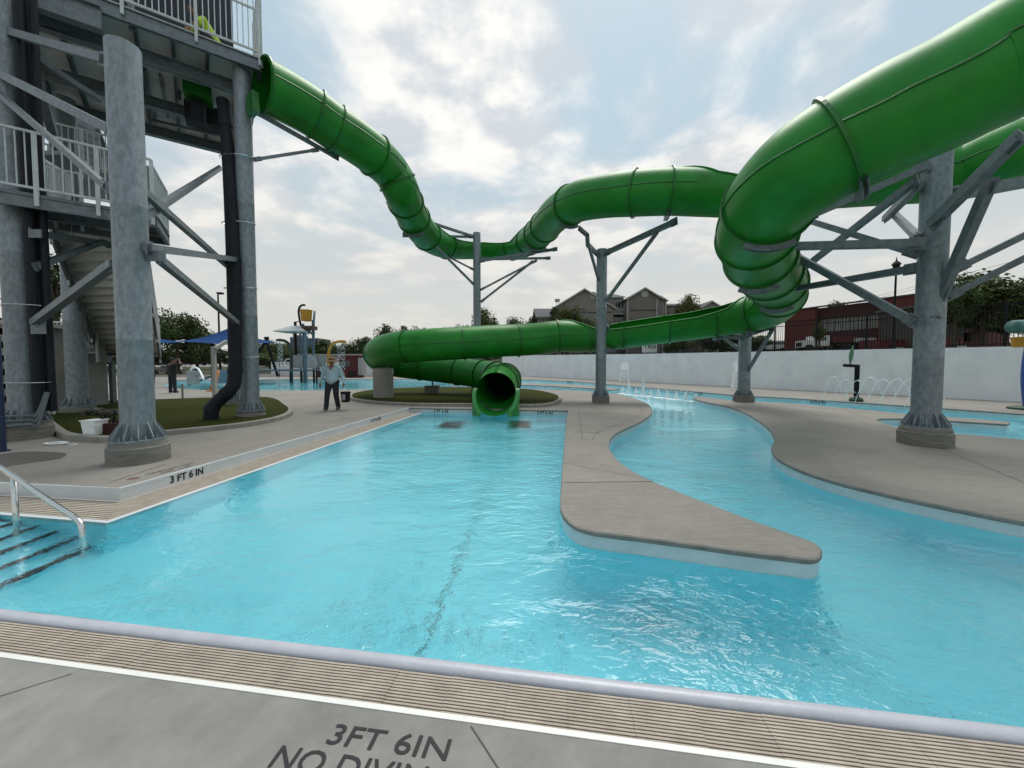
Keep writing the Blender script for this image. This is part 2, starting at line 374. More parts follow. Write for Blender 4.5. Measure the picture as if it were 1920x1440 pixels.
struct(MB().sheet(deck_poly, 0.0), 'pool_deck', CONC)
ri_px = [(1299, 746), (1301, 743.6), (1320, 744.3), (1370, 750.5), (1411, 752), (1500, 757.5), (1600, 766), (1700, 776.5), (1766, 781), (1840, 786.5), (1888, 790.5), (1893, 793), (1888, 795), (1766, 787.5), (1700, 784.5), (1650, 784.5), (1641, 787), (1660, 795), (1700, 803), (1760, 810), (1840, 817), (1920, 824.5)]
ri_px2 = [(1920, 977), (1840, 962), (1740, 942), (1640, 920), (1560, 900), (1500, 880), (1462, 861), (1449, 846), (1449, 835), (1454, 824), (1446, 808), (1425, 790), (1396, 773), (1362, 761.5), (1325, 754), (1307, 749.5), (1299, 746)]
ri = g2(ri_px) + [Vector((12.6, 6.9, 0)), Vector((13.6, 5, 0)), Vector((12, 2.6, 0)), Vector((8.5, 1.7, 0))] + cr(g2(ri_px2), 4)[:-1]
struct(MB().sheet(ri[::-1], 0.0), 'island_deck', CONC)
spit = g2([(845, 718.5), (1000, 718.5), (1075, 721), (1140, 726), (1162, 729), (1150, 731), (1100, 727.5), (1000, 722), (845, 721)])
struct(MB().sheet(spit[::-1], 0.0), 'spit_deck', CONC)
sr = g2([(800, 714), (845, 718.5), (845, 721), (800, 728)])
# water body
wat_poly = [Vector((XL, yf(XL), 0)), Vector((16, yf(16), 0))] + far_bank[::-1][1:] + near_bank[::-1] + pen[::-1] + [farR, watC, watB, watL]
struct(MB().sheet(wat_poly, WZ), 'pool_water', WATER)
struct(MB().sheet(wat_poly, FZ), 'pool_floor', POOLB)
cope = MB(); tile = MB(); pw = MB()
def off(pts, d, closed=False):
    out = []; n = len(pts)
    for i, p in enumerate(pts):
        a = pts[i - 1] if (i or closed) else pts[i]; b = pts[(i + 1) % n] if (i < n - 1 or closed) else pts[i]
        t = (b - a); t.z = 0
        if t.length < 1e-6: t = Vector((1, 0, 0))
        t.normalize(); out.append(p + Vector((t.y, -t.x, 0)) * d)
    return out
for pts, closed, s in (([curbC, farR] + bank, False, 1), (ri, True, -1), (spit, True, -1)):
    cope.wall(off(pts, 0.0 * s, closed), -0.012, 0.0, closed); cope.wall(off(pts, 0.014 * s, closed), -0.042, -0.010, closed)
    o1 = off(pts, 0.0, closed); o2 = off(pts, 0.014 * s, closed); n = len(o1); m = n if closed else n - 1
    cope.add([(p.x, p.y, -0.0006) for p in o1] + [(p.x, p.y, -0.011) for p in o2], [(i, (i + 1) % n, n + (i + 1) % n, n + i) for i in range(m)])
    cope.add([(p.x, p.y, -0.042) for p in o2] + [(p.x, p.y, -0.052) for p in o1], [(i, (i + 1) % n, n + (i + 1) % n, n + i) for i in range(m)])
    tile.wall(pts, WZ - 0.015, -0.045, closed); pw.wall(pts, FZ, WZ - 0.015, closed)
pw.wall([watC, watB, watL], FZ, GZ - 0.01); pw.wall([Vector((XL, yf(XL), 0)), Vector((16, yf(16), 0))], FZ, -0.2)
pw.wall([watL, Vector((XL, yf(XL), 0))], FZ, -0.16)
struct(cope, 'pool_coping', COPE); struct(tile, 'waterline_tile', TILEB); struct(pw, 'pool_wall', POOLB)
# curb with depth lettering on the gutter side
cf = MB(); cf.wall([curbC, curbB, curbL], GZ, -0.012)
inn = off([curbC, curbB, curbL], 0.03); cf.add([(p.x, p.y, 0.0045) for p in off([curbC, curbB, curbL], -0.004)] + [(p.x, p.y, 0.0045) for p in inn], [(0, 1, 4, 3), (1, 2, 5, 4)])
cf.wall(off([curbC, curbB, curbL], -0.004), -0.03, 0.0045)
struct(cf, 'gutter_curb', TILEW)
# left gutter: raised ribs of stone grating over a trough
gp = [curbC, curbB, curbL, watL, watB, watC]
struct(MB().sheet([p for p in gp][::-1], GZ - 0.012), 'gutter_trough', DARK)
gr = MB()
def ribs(mb, a0, a1, b0, b1, n, z, th=0.012, fill=0.66, cross=0):
    for i in range(n):
        t0 = (i + (1 - fill) / 2) / n; t1 = (i + (1 + fill) / 2) / n
        p = [a0.lerp(b0, t0), a1.lerp(b1, t0), a1.lerp(b1, t1), a0.lerp(b0, t1)]
        vs = [(q.x, q.y, z - th) for q in p] + [(q.x, q.y, z) for q in p]
        mb.add(vs, [(4, 5, 6, 7), (0, 1, 5, 4), (1, 2, 6, 5), (2, 3, 7, 6), (3, 0, 4, 7)])
lip = 0.05
def toward(a, b, d): v = (b - a); v.normalize(); return a + v * d
wl2 = [watL + Vector((0, lip, 0)), watB + Vector((-0.045, lip, 0)), watC + Vector((-0.05, 0, 0))]
ribs(gr, curbL, curbB, wl2[0], wl2[1], 11, GZ, .012, .60); ribs(gr, curbB, curbC, wl2[1], wl2[2], 11, GZ, .012, .60)
struct(gr, 'side_gutter_grating', GRATE)
lp = MB(); lo = [wl2[0], wl2[1], wl2[2]]; li = [watL, watB, watC]
lp.add([(p.x, p.y, GZ) for p in lo] + [(p.x, p.y, GZ - 0.004) for p in li], [(0, 1, 4, 3), (1, 2, 5, 4)]); lp.wall(li, WZ - 0.12, GZ - 0.004)
struct(lp, 'side_pool_lip', TILEW)
# front gutter
def fl(x, o): return Vector((x, yf(x), 0)) - fnrm * o
xa, xb = XL, 16
roll = MB(); m_ = 9; rp_ = []
for k in range(m_ + 1):
    a = math.pi * k / m_; rp_.append((-0.003 + 0.048 - 0.046 * math.cos(a), -0.195 + 0.048 * math.sin(a) ** 0.8))
vs = []
nseg = 60
for i in range(nseg + 1):
    x = xa + (xb - xa) * i / nseg
    for o_, z_ in rp_: p = fl(x, o_ - 0.004); vs.append((p.x, p.y, z_))
fs = [(i * (m_ + 1) + k, (i + 1) * (m_ + 1) + k, (i + 1) * (m_ + 1) + k + 1, i * (m_ + 1) + k + 1) for i in range(nseg) for k in range(m_)]
roll.add(vs, fs); struct(roll, 'pool_edge_coping', LILAC, smooth=True)
struct(MB().sheet([fl(xa, 0.345), fl(xb, 0.345), fl(xb, 0.09), fl(xa, 0.09)], -0.20), 'front_gutter_trough', DARK)
W0, W1 = 0.098, 0.318
fg = MB(); nb = 12
for i in range(nb):
    o0 = W0 + (W1 - W0) * (i + 0.20) / nb; o1 = W0 + (W1 - W0) * (i + 0.80) / nb
    for j in range(0, 76):
        x0 = xa + 0.3 * j + 0.0005; x1 = x0 + 0.299
        if x1 > xb: break
        dz = 0.0012 * math.sin(j * 3.7)
        p = [fl(x0, o1), fl(x1, o1), fl(x1, o0), fl(x0, o0)]
        fg.add([(q.x, q.y, -0.185) for q in p] + [(q.x, q.y, -0.166 + dz) for q in p], [(4, 5, 6, 7), (0, 1, 5, 4), (1, 2, 6, 5), (2, 3, 7, 6), (3, 0, 4, 7)])
for j in range(0, 152):
    x0 = xa + 0.15 * j + 0.05
    if x0 < xb: fg.add([(q.x, q.y, -0.174) for q in (fl(x0, W1), fl(x0 + 0.006, W1), fl(x0 + 0.006, W0), fl(x0, W0))], [(0, 1, 2, 3)])
struct(fg, 'front_gutter_grating', GRATE)
struct(MB().add([(q.x, q.y, z) for z in (-0.2, -0.156) for q in (fl(xa, 0.348), fl(xb, 0.348), fl(xb, 0.32), fl(xa, 0.32))], [(4, 5, 6, 7), (2, 3, 7, 6), (0, 1, 5, 4)]), 'white_edge_strip', WSTRIP)
fd = [Vector((XL, -12, 0)), Vector((60, -12, 0)), Vector((60, yf(16) - 0.35, 0)), fl(16, 0.348), fl(XL, 0.348)]
struct(MB().sheet(fd, -0.16), 'near_deck', CONCF)
# saw-cut joints
jt = MB()
def joint(a, b, z, wdt=0.008):
    d = (b - a); d.z = 0; d.normalize(); s_ = Vector((d.y, -d.x, 0)) * wdt / 2; jt.add([(q.x, q.y, z + 0.0035) for q in (a - s_, b - s_, b + s_, a + s_)], [(0, 1, 2, 3)])
def jpx(a, b, z=0.0, wdt=0.012): joint(G(*a, z), G(*b, z), z, wdt)
jpx((0, 1306), (134, 1264), -0.16, 0.005); jpx((883, 1362), (940, 1450), -0.16, 0.006)
jpx((1085, 768), (1092, 824)); jpx((1092, 824), (1110, 825))
cj = cr(g2([(1110, 825), (1120, 812), (1140, 802), (1170, 792), (1198, 780), (1204, 768), (1196, 757), (1172, 747)]), 5)
for a, b in zip(cj, cj[1:]): joint(a, b, 0.0, 0.012)
jpx((1056, 905), (1225, 903), 0, 0.012)
jpx((312, 870), (205, 905), 0, 0.014); jpx((880, 762), (900, 730))
jpx((560, 776), (700, 781)); jpx((340, 745), (600, 738)); jpx((520, 750), (640, 752)); jpx((612, 731), (655, 745)); jpx((437, 735), (520, 744))
jpx((1350, 790 - 32), (1920, 840 - 60), 0, 0.01)
jpx((1100, 765), (1232, 800)) if False else None
jpx((1420, 760), (1700, 830), 0, .008); jpx((1560, 757), (1920, 905), 0, .008); jpx((1250, 905), (1056, 868), 0, .006)
struct(jt, 'deck_joint', mat('joint_dark', (.09, .085, .075), .9))  # thin strips of one darker tone for the joints
# lettering
BOLD = 0.006
tx = MB(); a = G(609, 1395, -0.16); b = G(836, 1428, -0.16); u = (b - a).normalized(); v = Vector((-u.y, u.x, 0))
hgt = 0.092
for q in (a, b): q.z = -0.1565
txt(tx, '3FT 6IN', a, u, v, (b - a).length, hgt)
c0 = G(500, 1440, -0.16); c0.z = -0.1565
pr = (c0 - a).dot(v)
c1 = a + u * ((c0 - a).dot(u)) + v * (-0.128 if pr > -0.1 else pr)
txt(tx, 'NO DIVING', c1, u, v, (b - a).length * 1.42, hgt)
struct(tx, 'deck_depth_lettering', BLACKT)
BOLD = 0.032
tw = MB(); e = (curbC - curbB).normalized()
def on_curb(px, py):   # point on the curb face seen at a pixel
    r = ray(px, py); nrm = Vector((-e.y, e.x, 0)); t = (curbB - EYE).dot(nrm) / r.dot(nrm); return EYE + r * t - nrm * 0.0
nc = Vector((e.y, -e.x, 0))
for (x0, y0, x1, y1, hh) in ((319, 907, 381, 893, 0.105), (695.5, 792.8, 713.5, 788.2, 0.10)):
    A_ = on_curb(x0, y0); B_ = on_curb(x1, y1)
    txt(tw, '3 FT 6 IN', A_ + nc * 0.004, (B_ - A_) * Vector((1, 1, 0)), (0, 0, 1), (B_ - A_).length, hh)
for x0 in (813.5, 1007):
    A_ = on_far(x0, 778.5) + fn * 0.006; A_.z = -0.165
    txt(tw, '3 FT 6 IN', A_ + Vector((0, 0, 0.012)), fe, (0, 0, 1), 0.52, 0.105)
# far river wall markings
for px, py, wpx in ((1550, 757.5, 26), (1322, 741, 15), (1072, 719.5, 8), (1196, 729, 8)):
    p = G(px, py, -0.12); tdir = Vector((0.35, -0.94, 0)) if px > 1250 else Vector((0.6, -0.8, 0))
    for q, q2 in zip(far_bank, far_bank[1:]):
        if q.x <= p.x <= q2.x: tdir = (q2 - q).normalized(); tt = (p.x - q.x) / (q2.x - q.x); p = q.lerp(q2, tt); break
    nn = Vector((tdir.y, -tdir.x, 0))
    if nn.dot(p) > 0: nn = -nn
    p = Vector((p.x, p.y, -0.155)) + nn * 0.02
    txt(tw, '3 FT 6 IN', p, tdir, (0, 0, 1), 0.55, 0.10)
struct(tw, 'wall_depth_lettering', BLACKT)
BOLD = 0.01
tf = MB(); A_ = G(360, 868); B_ = G(262, 893); u2 = (B_ - A_).normalized(); v2 = Vector((-u2.y, u2.x, 0))
A_.z = 0.004
txt(tf, 'NO DIVING', A_ + v2 * -0.02, u2, v2, 0.62, 0.07); txt(tf, '3FT 6IN', A_ + v2 * 0.1 + u2 * 0.12, u2, v2, 0.42, 0.07)
for px, py in ((670, 786), (880, 770), (1125, 812), (1165, 800)):
    q = G(px, py - 1); q.z = 0.004; txt(tf, 'NO DIVING', q, (-1, 0.25, 0), (-0.25, -1, 0), 0.5, 0.08)
struct(tf, 'faded_deck_lettering', FADET)
rs = MB(); q = G(250, 897.5); q.z = 0.004
for k in range(20):
    a0 = 2 * math.pi * k / 20; a1 = 2 * math.pi * (k + 1) / 20
    rs.add([q + Vector((math.cos(t) * r_, math.sin(t) * r_, 0)) for t, r_ in ((a0, .06), (a1, .06), (a1, .045), (a0, .045))], [(0, 1, 2, 3)])
rs.box(q, (0.1, 0.014, 0.001)); struct(rs, 'no_diving_symbol', REDT)
# cast shadow on the left deck, painted as a flat dark sheet
shadow_mat = mat('painted_shadow_concrete', (0.10, 0.088, 0.075), 0.5, var=0.1)
wp = cr(g2([(0, 852), (45, 847), (100, 848), (124, 851), (112, 860), (70, 866), (20, 874), (-40, 884), (-90, 880), (-40, 858), (0, 852)]), 4)[:-1]
struct(MB().sheet(wp[::-1], 0.0035), 'painted_shadow', shadow_mat)
# pool floor fittings, seams
pf = MB()
def floorline(a, b, wd, z=FZ + 0.004):
    d = (b - a).normalized(); s_ = Vector((d.y, -d.x, 0)) * wd / 2; pf.add([(q.x, q.y, z) for q in (a - s_, b - s_, b + s_, a + s_)], [(0, 1, 2, 3)])
floorline(Vector((-0.30, 6.5, 0)), Vector((-0.75, yf(-0.7) + 0.02, 0)), 0.017)
floorline(Vector((0.22, yf(0.2) + 0.02, 0)), Vector((0.4, 3.0, 0)), 0.006)
floorline(Vector((2.3, 3.0, 0)), Vector((2.6, yf(2.6), 0)), 0.012)
struct(pf, 'pool_floor_seam', DARK)
def Wf(px, py, z=FZ, n=1.48):      # place on the pool floor seen through the water at a photo pixel
    r = ray(px, py).normalized(); a = EYE + r * ((WZ - EYE.z) / r.z); hx = Vector((r.x, r.y, 0)); s_ = hx.length / n; hx.normalize(); c_ = math.sqrt(1 - s_ * s_)
    return a + (hx * s_ / c_ - Vector((0, 0, 1))) * (WZ - z)
fk = MB(); rnd = random.Random(21)  # dark ripple reflections, imitated by small flecks added on the pool floor
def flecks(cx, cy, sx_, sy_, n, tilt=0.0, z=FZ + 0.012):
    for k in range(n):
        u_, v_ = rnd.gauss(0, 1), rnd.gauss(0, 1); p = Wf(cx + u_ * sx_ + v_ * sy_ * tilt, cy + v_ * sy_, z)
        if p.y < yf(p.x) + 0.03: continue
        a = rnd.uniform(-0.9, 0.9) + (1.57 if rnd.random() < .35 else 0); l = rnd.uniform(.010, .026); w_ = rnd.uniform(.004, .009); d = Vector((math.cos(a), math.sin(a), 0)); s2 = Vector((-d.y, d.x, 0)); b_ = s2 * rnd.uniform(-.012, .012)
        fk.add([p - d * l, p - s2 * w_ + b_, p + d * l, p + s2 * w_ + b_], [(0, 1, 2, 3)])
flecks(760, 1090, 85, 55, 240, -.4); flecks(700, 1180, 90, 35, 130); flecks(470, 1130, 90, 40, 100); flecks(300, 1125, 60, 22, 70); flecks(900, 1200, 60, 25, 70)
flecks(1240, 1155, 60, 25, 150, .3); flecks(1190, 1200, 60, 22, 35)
fk.build('ripple_reflection_flecks', mat('painted_ripple_fleck', (0.006, 0.03, 0.035), 0.8), kind='stuff', label='small dark flecks imitating ripple reflections, laid under the water near the pool edge', cat='flecks')
DRAIN = mat('drain_grate', (0.006, 0.02, 0.018), 0.8, spec=0.1)
for i, (x, lb) in enumerate(((-1.84, 'square dark drain grate on the pool floor left of the slide mouth'), (0.24, 'square dark drain grate on the pool floor in front and right of the slide mouth'))):
    d = root('floor_drain', (x, 11.5, FZ), lb, 'drain', 'drain grates on the pool floor')
    MB().box((x, 11.45, FZ + 0.01), (0.66, 1.3, 0.02)).build('frame', DRAIN, d)
    g_ = MB()
    for k in range(19): g_.box((x, 11.45 - 0.57 + k * 0.0633, FZ + 0.026), (0.58, 0.04, 0.012))
    g_.build('grille', DARK, d)
# steps under water with dark nosings
sx = [(-4.45, -1.08), (-4.68, -0.91), (-4.93, -0.74), (-5.17, -0.57), (-5.42, -0.40), (-5.7, -0.30)]
stp = MB(); nos = MB()
ye = 4.02
for i, (x, z) in enumerate(sx):
    y0 = yf(x) + 0.02; x2 = sx[i + 1][0] if i + 1 < len(sx) else XL + 0.01
    stp.add([(x, y0, FZ), (x, ye, FZ), (x, ye, z), (x, y0, z), (x2, y0, z), (x2, ye, z)], [(0, 3, 2, 1), (3, 4, 5, 2)])
    if i < 5: nos.add([(x + 0.004, y0 + 0.02, z - 0.05), (x + 0.004, ye, z - 0.05), (x + 0.004, ye, z + 0.004), (x + 0.004, y0 + 0.02, z + 0.004), (x - 0.055, y0 + 0.02, z + 0.004), (x - 0.055, ye, z + 0.004)], [(0, 3, 2, 1), (3, 4, 5, 2)])
struct(stp, 'pool_steps', POOLB); struct(nos, 'step_nosing', BLACKT)

# ---------------------------------------------------------------- turf islands with kerbs
def island(px, name, z=0.11, w_=0.14):
    o_ = cr(g2(px + [px[0]]), 4)[:-1]
    area = sum(a.x * b.y - b.x * a.y for a, b in zip(o_, o_[1:] + o_[:1]))
    if area < 0: o_ = o_[::-1]
    i_ = off(o_, -w_, True); n = len(o_)
    k = MB(); k.wall(o_, 0.0, z - 0.012, True)
    o2 = off(o_, -0.012, True)
    k.add([(p.x, p.y, z - 0.012) for p in o_] + [(p.x, p.y, z) for p in o2], [(i, (i + 1) % n, n + (i + 1) % n, n + i) for i in range(n)])
    k.add([(p.x, p.y, z) for p in o2] + [(p.x, p.y, z) for p in i_], [(i, (i + 1) % n, n + (i + 1) % n, n + i) for i in range(n)])
    k.wall(i_[::-1], 0.0, z, True)
    struct(k, name + '_kerb', KERB); struct(MB().sheet(i_, z - 0.02), name + '_turf', TURF)
island([(106, 818), (122, 824), (160, 828), (216, 829), (312, 817), (437, 804), (510, 792), (540, 783), (550, 774), (542, 764), (507, 748.5), (400, 749.5), (292, 753), (180, 757), (98, 766), (80, 790)], 'tower_island')
island([(653, 745), (658, 751), (680, 755), (709, 758), (778, 761.5), (878, 762.5), (975, 764.5), (1030, 762), (1052, 753), (1048, 744), (1018, 736), (984, 732), (930, 729.5), (869, 728.5), (800, 728.8), (739, 730.5), (697, 733.5), (663, 739.5)], 'slide_island')

# ---------------------------------------------------------------- white retaining wall, raised ground, fence
wA = Vector((24.5, 8.0, 0)); wB = Vector((20.6, 15.7, 0)); wC = Vector((11.6, 33.9, 0)); wD = Vector((2.9, 50.0, 0)); wE = Vector((-1.5, 57.5, 0))
WL = [(wA, 2.2), (wB, 2.28), (wC, 2.52), (wD, 2.85), (wE, 2.9)]
rw = MB()
n_ = Vector((-(wC - wB).y, (wC - wB).x, 0)).normalized(); back = -n_ if n_.x < 0 else n_
for (p, h0), (q, h1) in zip(WL, WL[1:]):
    vs = [p, q, q + Vector((0, 0, h1)), p + Vector((0, 0, h0))]; vb = [v + back * 0.3 for v in vs]
    rw.add(vs + vb, [(0, 1, 2, 3)[::-1], (3, 2, 6, 7)[::-1], (4, 5, 6, 7)])
rw.build('retaining_wall', WHITEP, label='long white rendered retaining wall behind the river channel, under the black picket fence', cat='wall', org=tuple(wC))
def terr(p, s):   # height of the bank at distance s behind the wall
    return 2.1 + 0.45 * min(1, max(0, (p.y - 10) / 40)) + min(s, 60) * 0.030
bk = MB(); rows = [0.3, 3, 8, 15, 25, 40, 70, 150, 400]
bp_ = [Vector((32, -8, 0)), wA, wB, wC, wD, wE]
vs = []
for p in bp_:
    for s_ in rows:
        q = p + back * s_ * (1.0); vs.append((q.x, q.y, terr(p, s_)))
m_ = len(rows); bk.add(vs, [(i * m_ + j, i * m_ + j + 1, (i + 1) * m_ + j + 1, (i + 1) * m_ + j) for i in range(len(bp_) - 1) for j in range(m_ - 1)])
q0 = wE + back * 0.3
vs2 = [(wE.x, wE.y, terr(wE, 0.3))] + [((wE + back * s_).x, (wE + back * s_).y, terr(wE, s_)) for s_ in rows] + [(-300, 400, 2.5), (-20, 120, 1.2), (wE.x - 3, wE.y + 6, 0.3)]
bk.add(vs2, [tuple(range(len(vs2)))[::-1]])
struct(bk, 'grass_bank', GRASSB)
struct(MB().add([(-400, 62, -0.02), (-8, 62, -0.02), (60, 500, -0.02), (-400, 500, -0.02)], [(0, 1, 2, 3)]).add([(-400, -40, -0.02), (-70, -40, -0.02), (-70, 62, -0.02), (-400, 62, -0.02)], [(0, 1, 2, 3)]).add([(-70, -60, -0.2), (200, -60, -0.2), (200, -12, -0.2), (-70, -12, -0.2)], [(0, 1, 2, 3)]), 'ground', GRASSB)
asph = mat('asphalt', (0.06, 0.06, 0.062), 0.9, var=0.2, vscale=2)
struct(MB().add([(-60, 63, 0.01), (-6, 63, 0.01), (-6, 78, 0.01), (-60, 78, 0.01)], [(0, 1, 2, 3)]), 'car_park_road', asph)

def fence(pts, hts, H, label, pitch=0.11, panel=2.4, ps=0.02, offs=0.15, name='picket_fence', m=BLACKM, rails=(0.12, -0.30, -0.06), group=None):
    f = root(name, pts[0], label, 'fence', group)
    for i in range(len(pts) - 1):
        p, q = Vector(pts[i]), Vector(pts[i + 1]); l = (q - p).length; n = max(1, round(l / panel)); d = (q - p).normalized()
        for j in range(n):
            a = p.lerp(q, j / n); b = p.lerp(q, (j + 1) / n); za = hts[i] + (hts[i + 1] - hts[i]) * j / n; zb = hts[i] + (hts[i + 1] - hts[i]) * (j + 1) / n
            mb = MB(); mid = za
            for rz in rails:
                z_ = rz if rz > 0 else H + rz
                mb.bar((a.x, a.y, za + z_), (b.x, b.y, zb + z_), 0.03, 0.04)
            k = int((b - a).length / pitch)
            for t in range(1, k):
                c = a.lerp(b, t / k); z_ = za + (zb - za) * t / k; mb.box((c.x, c.y, z_ + H / 2 + 0.03), (ps, ps, H - 0.06), None)
            mb.build('picket_panel', m, f)
            MB().box((a.x, a.y, za + H / 2 + 0.04), (0.075, 0.075, H + 0.1)).build('post', m, f)
    return f
fp = [wA + back * .15, wB + back * .15, wC + back * .15, wD + back * .15]
fence(fp, [2.2, 2.28, 2.52, 2.85], 1.85, 'black metal picket fence standing along the top of the white retaining wall', panel=2.3)
# ---------------------------------------------------------------- green water slide
# stations: photo pixel, distance ahead, opening of wall (left rim angle, right rim angle; 90 = closed tube)
C_ = (90, 90)
SL = [((489, 158), 10.3, C_), ((545, 187), 10.9, C_), ((592, 215), 11.4, C_), ((629, 241), 11.8, C_), ((668, 266), 12.3, C_), ((705, 294), 12.9, C_), ((733, 322), 13.8, C_), ((750, 352), 14.1, C_), ((764, 386), 15.2, C_),
      ((785, 424), 16.8, C_), ((808, 448), 18.3, (60, 40)), ((840, 460), 19.6, (26, 16)), ((887, 463), 21.2, (18, 5)), ((935, 465), 21.4, (18, 5)), ((975, 461), 20.4, (22, 8)), ((1000, 446), 18.8, (70, 60)), ((1020, 427), 17.0, C_),
      ((1045, 400), 15.0, C_), ((1083, 379), 13.4, C_), ((1135, 368), 12.5, C_), ((1190, 363), 11.8, C_), ((1262, 360), 11.5, C_), ((1330, 362), 11.4, (30, 30)), ((1400, 362), 11.2, (12, 12)), ((1500, 349), 10.8, (20, 20)), ((1620, 338), 10.3, C_), ((1720, 330), 9.9, C_),
      ((1810, 320), 9.4, C_), ((1905, 284), 8.8, C_)]
xyz = [(P(x, y, d), o) for (x, y), d, o in SL]
xyz += [(Vector(v), C_) for v in ((13.8, 8.8, 6.4), (16.0, 7.9, 6.4), (16.9, 6.0, 6.4), (15.8, 4.3, 6.3), (13.4, 3.3, 6.15), (11.6, 2.9, 6.05), (10.2, 2.85, 5.97), (9.0, 3.05, 5.84), (8.0, 3.38, 5.68), (7.2, 3.74, 5.5), (6.5, 4.1, 5.3))]
SL2 = [((1920, 100), 4.42, C_), ((1835, 143), 4.62, C_), ((1757, 184), 4.79, C_), ((1660, 228), 5.01, C_), ((1570, 276), 5.25, C_), ((1496, 325), 5.6, C_), ((1444, 378), 6.25, C_), ((1418, 432), 7.2, C_), ((1422, 478), 8.2, C_), ((1443, 512), 9.5, C_), ((1462, 540), 10.9, C_),
       ((1460, 562), 12.6, C_), ((1440, 580), 13.6, C_), ((1405, 589), 14.3, (80, 75)), ((1360, 597), 14.7, (26, 54)), ((1300, 606), 15.0, (12, 46)), ((1230, 615), 15.3, (10, 44)), ((1165, 624), 15.5, (10, 42)), ((1122, 629), 15.65, (12, 30)), ((1085, 631), 15.75, (50, 60)), ((1050, 630.5), 15.8, C_), ((1000, 636), 15.7, C_),
       ((940, 639), 15.5, C_), ((870, 643), 15.4, C_), ((800, 647), 15.3, C_), ((745, 652), 15.6, C_), ((715, 660), 16.4, C_), ((714, 671), 17.6, C_), ((740, 681), 18.6, C_), ((790, 688), 18.9, C_), ((860, 696), 18.3, C_), ((915, 704), 17.2, C_), ((945, 711), 15.9, C_), ((942, 717.5), 14.4, C_), ((935, 720.8), 13.55, C_), ((933, 727), 13.0, C_), ((930.5, 733), 12.68, C_)]
xyz += [(P(x, y, d), o) for (x, y), d, o in SL2]
pts_ = cr([p for p, _ in xyz], 10); ops = []
for i in range(len(xyz) - 1):
    for k in range(10):
        t = k / 10; ops.append(tuple(xyz[i][1][j] * (1 - t) + xyz[i + 1][1][j] * t for j in (0, 1)))
ops.append(xyz[-1][1])
RT = 0.665; NS = 40
def frame(i):
    a = pts_[max(i - 1, 0)]; b = pts_[min(i + 1, len(pts_) - 1)]; t = (b - a).normalized()
    s_ = t.cross(Vector((0, 0, 1))).normalized(); return t, s_, s_.cross(t).normalized()
slide = root('water_slide', (pts_[-1].x, pts_[-1].y, 0), 'huge green fibreglass tube slide winding from the tower down to the pool', 'water slide')
arc = [0.0]
for a, b in zip(pts_, pts_[1:]): arc.append(arc[-1] + (b - a).length)
def ringpt(i, th, r):
    t, s_, u_ = frame(i); return pts_[i] + s_ * (math.cos(th) * r) + u_ * (math.sin(th) * r)
def angs(i):
    aL, aR = ops[i]; lo = math.pi - R(aL); hi = 2 * math.pi + R(aR)
    return [lo + (hi - lo) * k / NS for k in range(NS + 1)]
def section(i0, i1, nm='slide_section'):
    mb = MB(); rows_o = []; rows_i = []
    for i in range(i0, i1 + 1):
        A = angs(i); b0 = len(mb.v)
        mb.v += [ringpt(i, a, RT) for a in A]; rows_o.append(b0)
        b1 = len(mb.v); mb.v += [ringpt(i, a, RT - 0.014) for a in A]; rows_i.append(b1)
    for k in range(i1 - i0):
        for j in range(NS):
            o0, o1, q0, q1 = rows_o[k], rows_o[k + 1], rows_i[k], rows_i[k + 1]
            mb.f.append((o0 + j, o0 + j + 1, o1 + j + 1, o1 + j)); mb.f.append((q0 + j, q1 + j, q1 + j + 1, q0 + j + 1))
        for j in (0, NS):
            mb.f.append((rows_o[k] + j, rows_o[k + 1] + j, rows_i[k + 1] + j, rows_i[k] + j))
    # rolled lip along open rims
    for j, sgn in ((0, 0), (1, 1)):
        run = [i for i in range(i0, i1 + 1) if ops[i][j] < 88]
        if len(run) > 1:
            mb.tube([ringpt(i, (math.pi - R(ops[i][0])) if j == 0 else (2 * math.pi + R(ops[i][1])), RT + 0.012) for i in run], 0.028, 8)
    return mb.build(nm, GREEN, slide, smooth=True)
def flange(i):
    t, s_, u_ = frame(i); A = angs(i); mb = MB(); w_ = 0.022
    for r_, d_ in ((RT - 0.004, -w_), (RT + 0.052, -w_), (RT + 0.052, w_), (RT - 0.004, w_)):
        mb.v += [ringpt(i, a, r_) + t * d_ for a in A]
    n = NS + 1
    for q in range(3):
        for j in range(NS): mb.f.append((q * n + j, (q + 1) * n + j, (q + 1) * n + j + 1, q * n + j + 1))
    bolts = 34
    for k in range(bolts):
        a = A[0] + (A[-1] - A[0]) * (k + .5) / bolts; c = ringpt(i, a, RT + 0.03)
        mb.bar(c - t * (w_ + 0.008), c + t * (w_ + 0.008), 0.012)
    return mb.build('joint_flange', GREEN2, slide)
def seam(i0, i1):
    for th in (math.pi, 2 * math.pi):
        mb = MB()
        run = [i for i in range(i0, i1 + 1) if ops[i][0 if th == math.pi else 1] > 60]
        if len(run) > 1: mb.tube([ringpt(a, th, RT + 0.004) for a in run], 0.017, 6)
        if mb.v: mb.build('side_seam', GREEN2, slide)
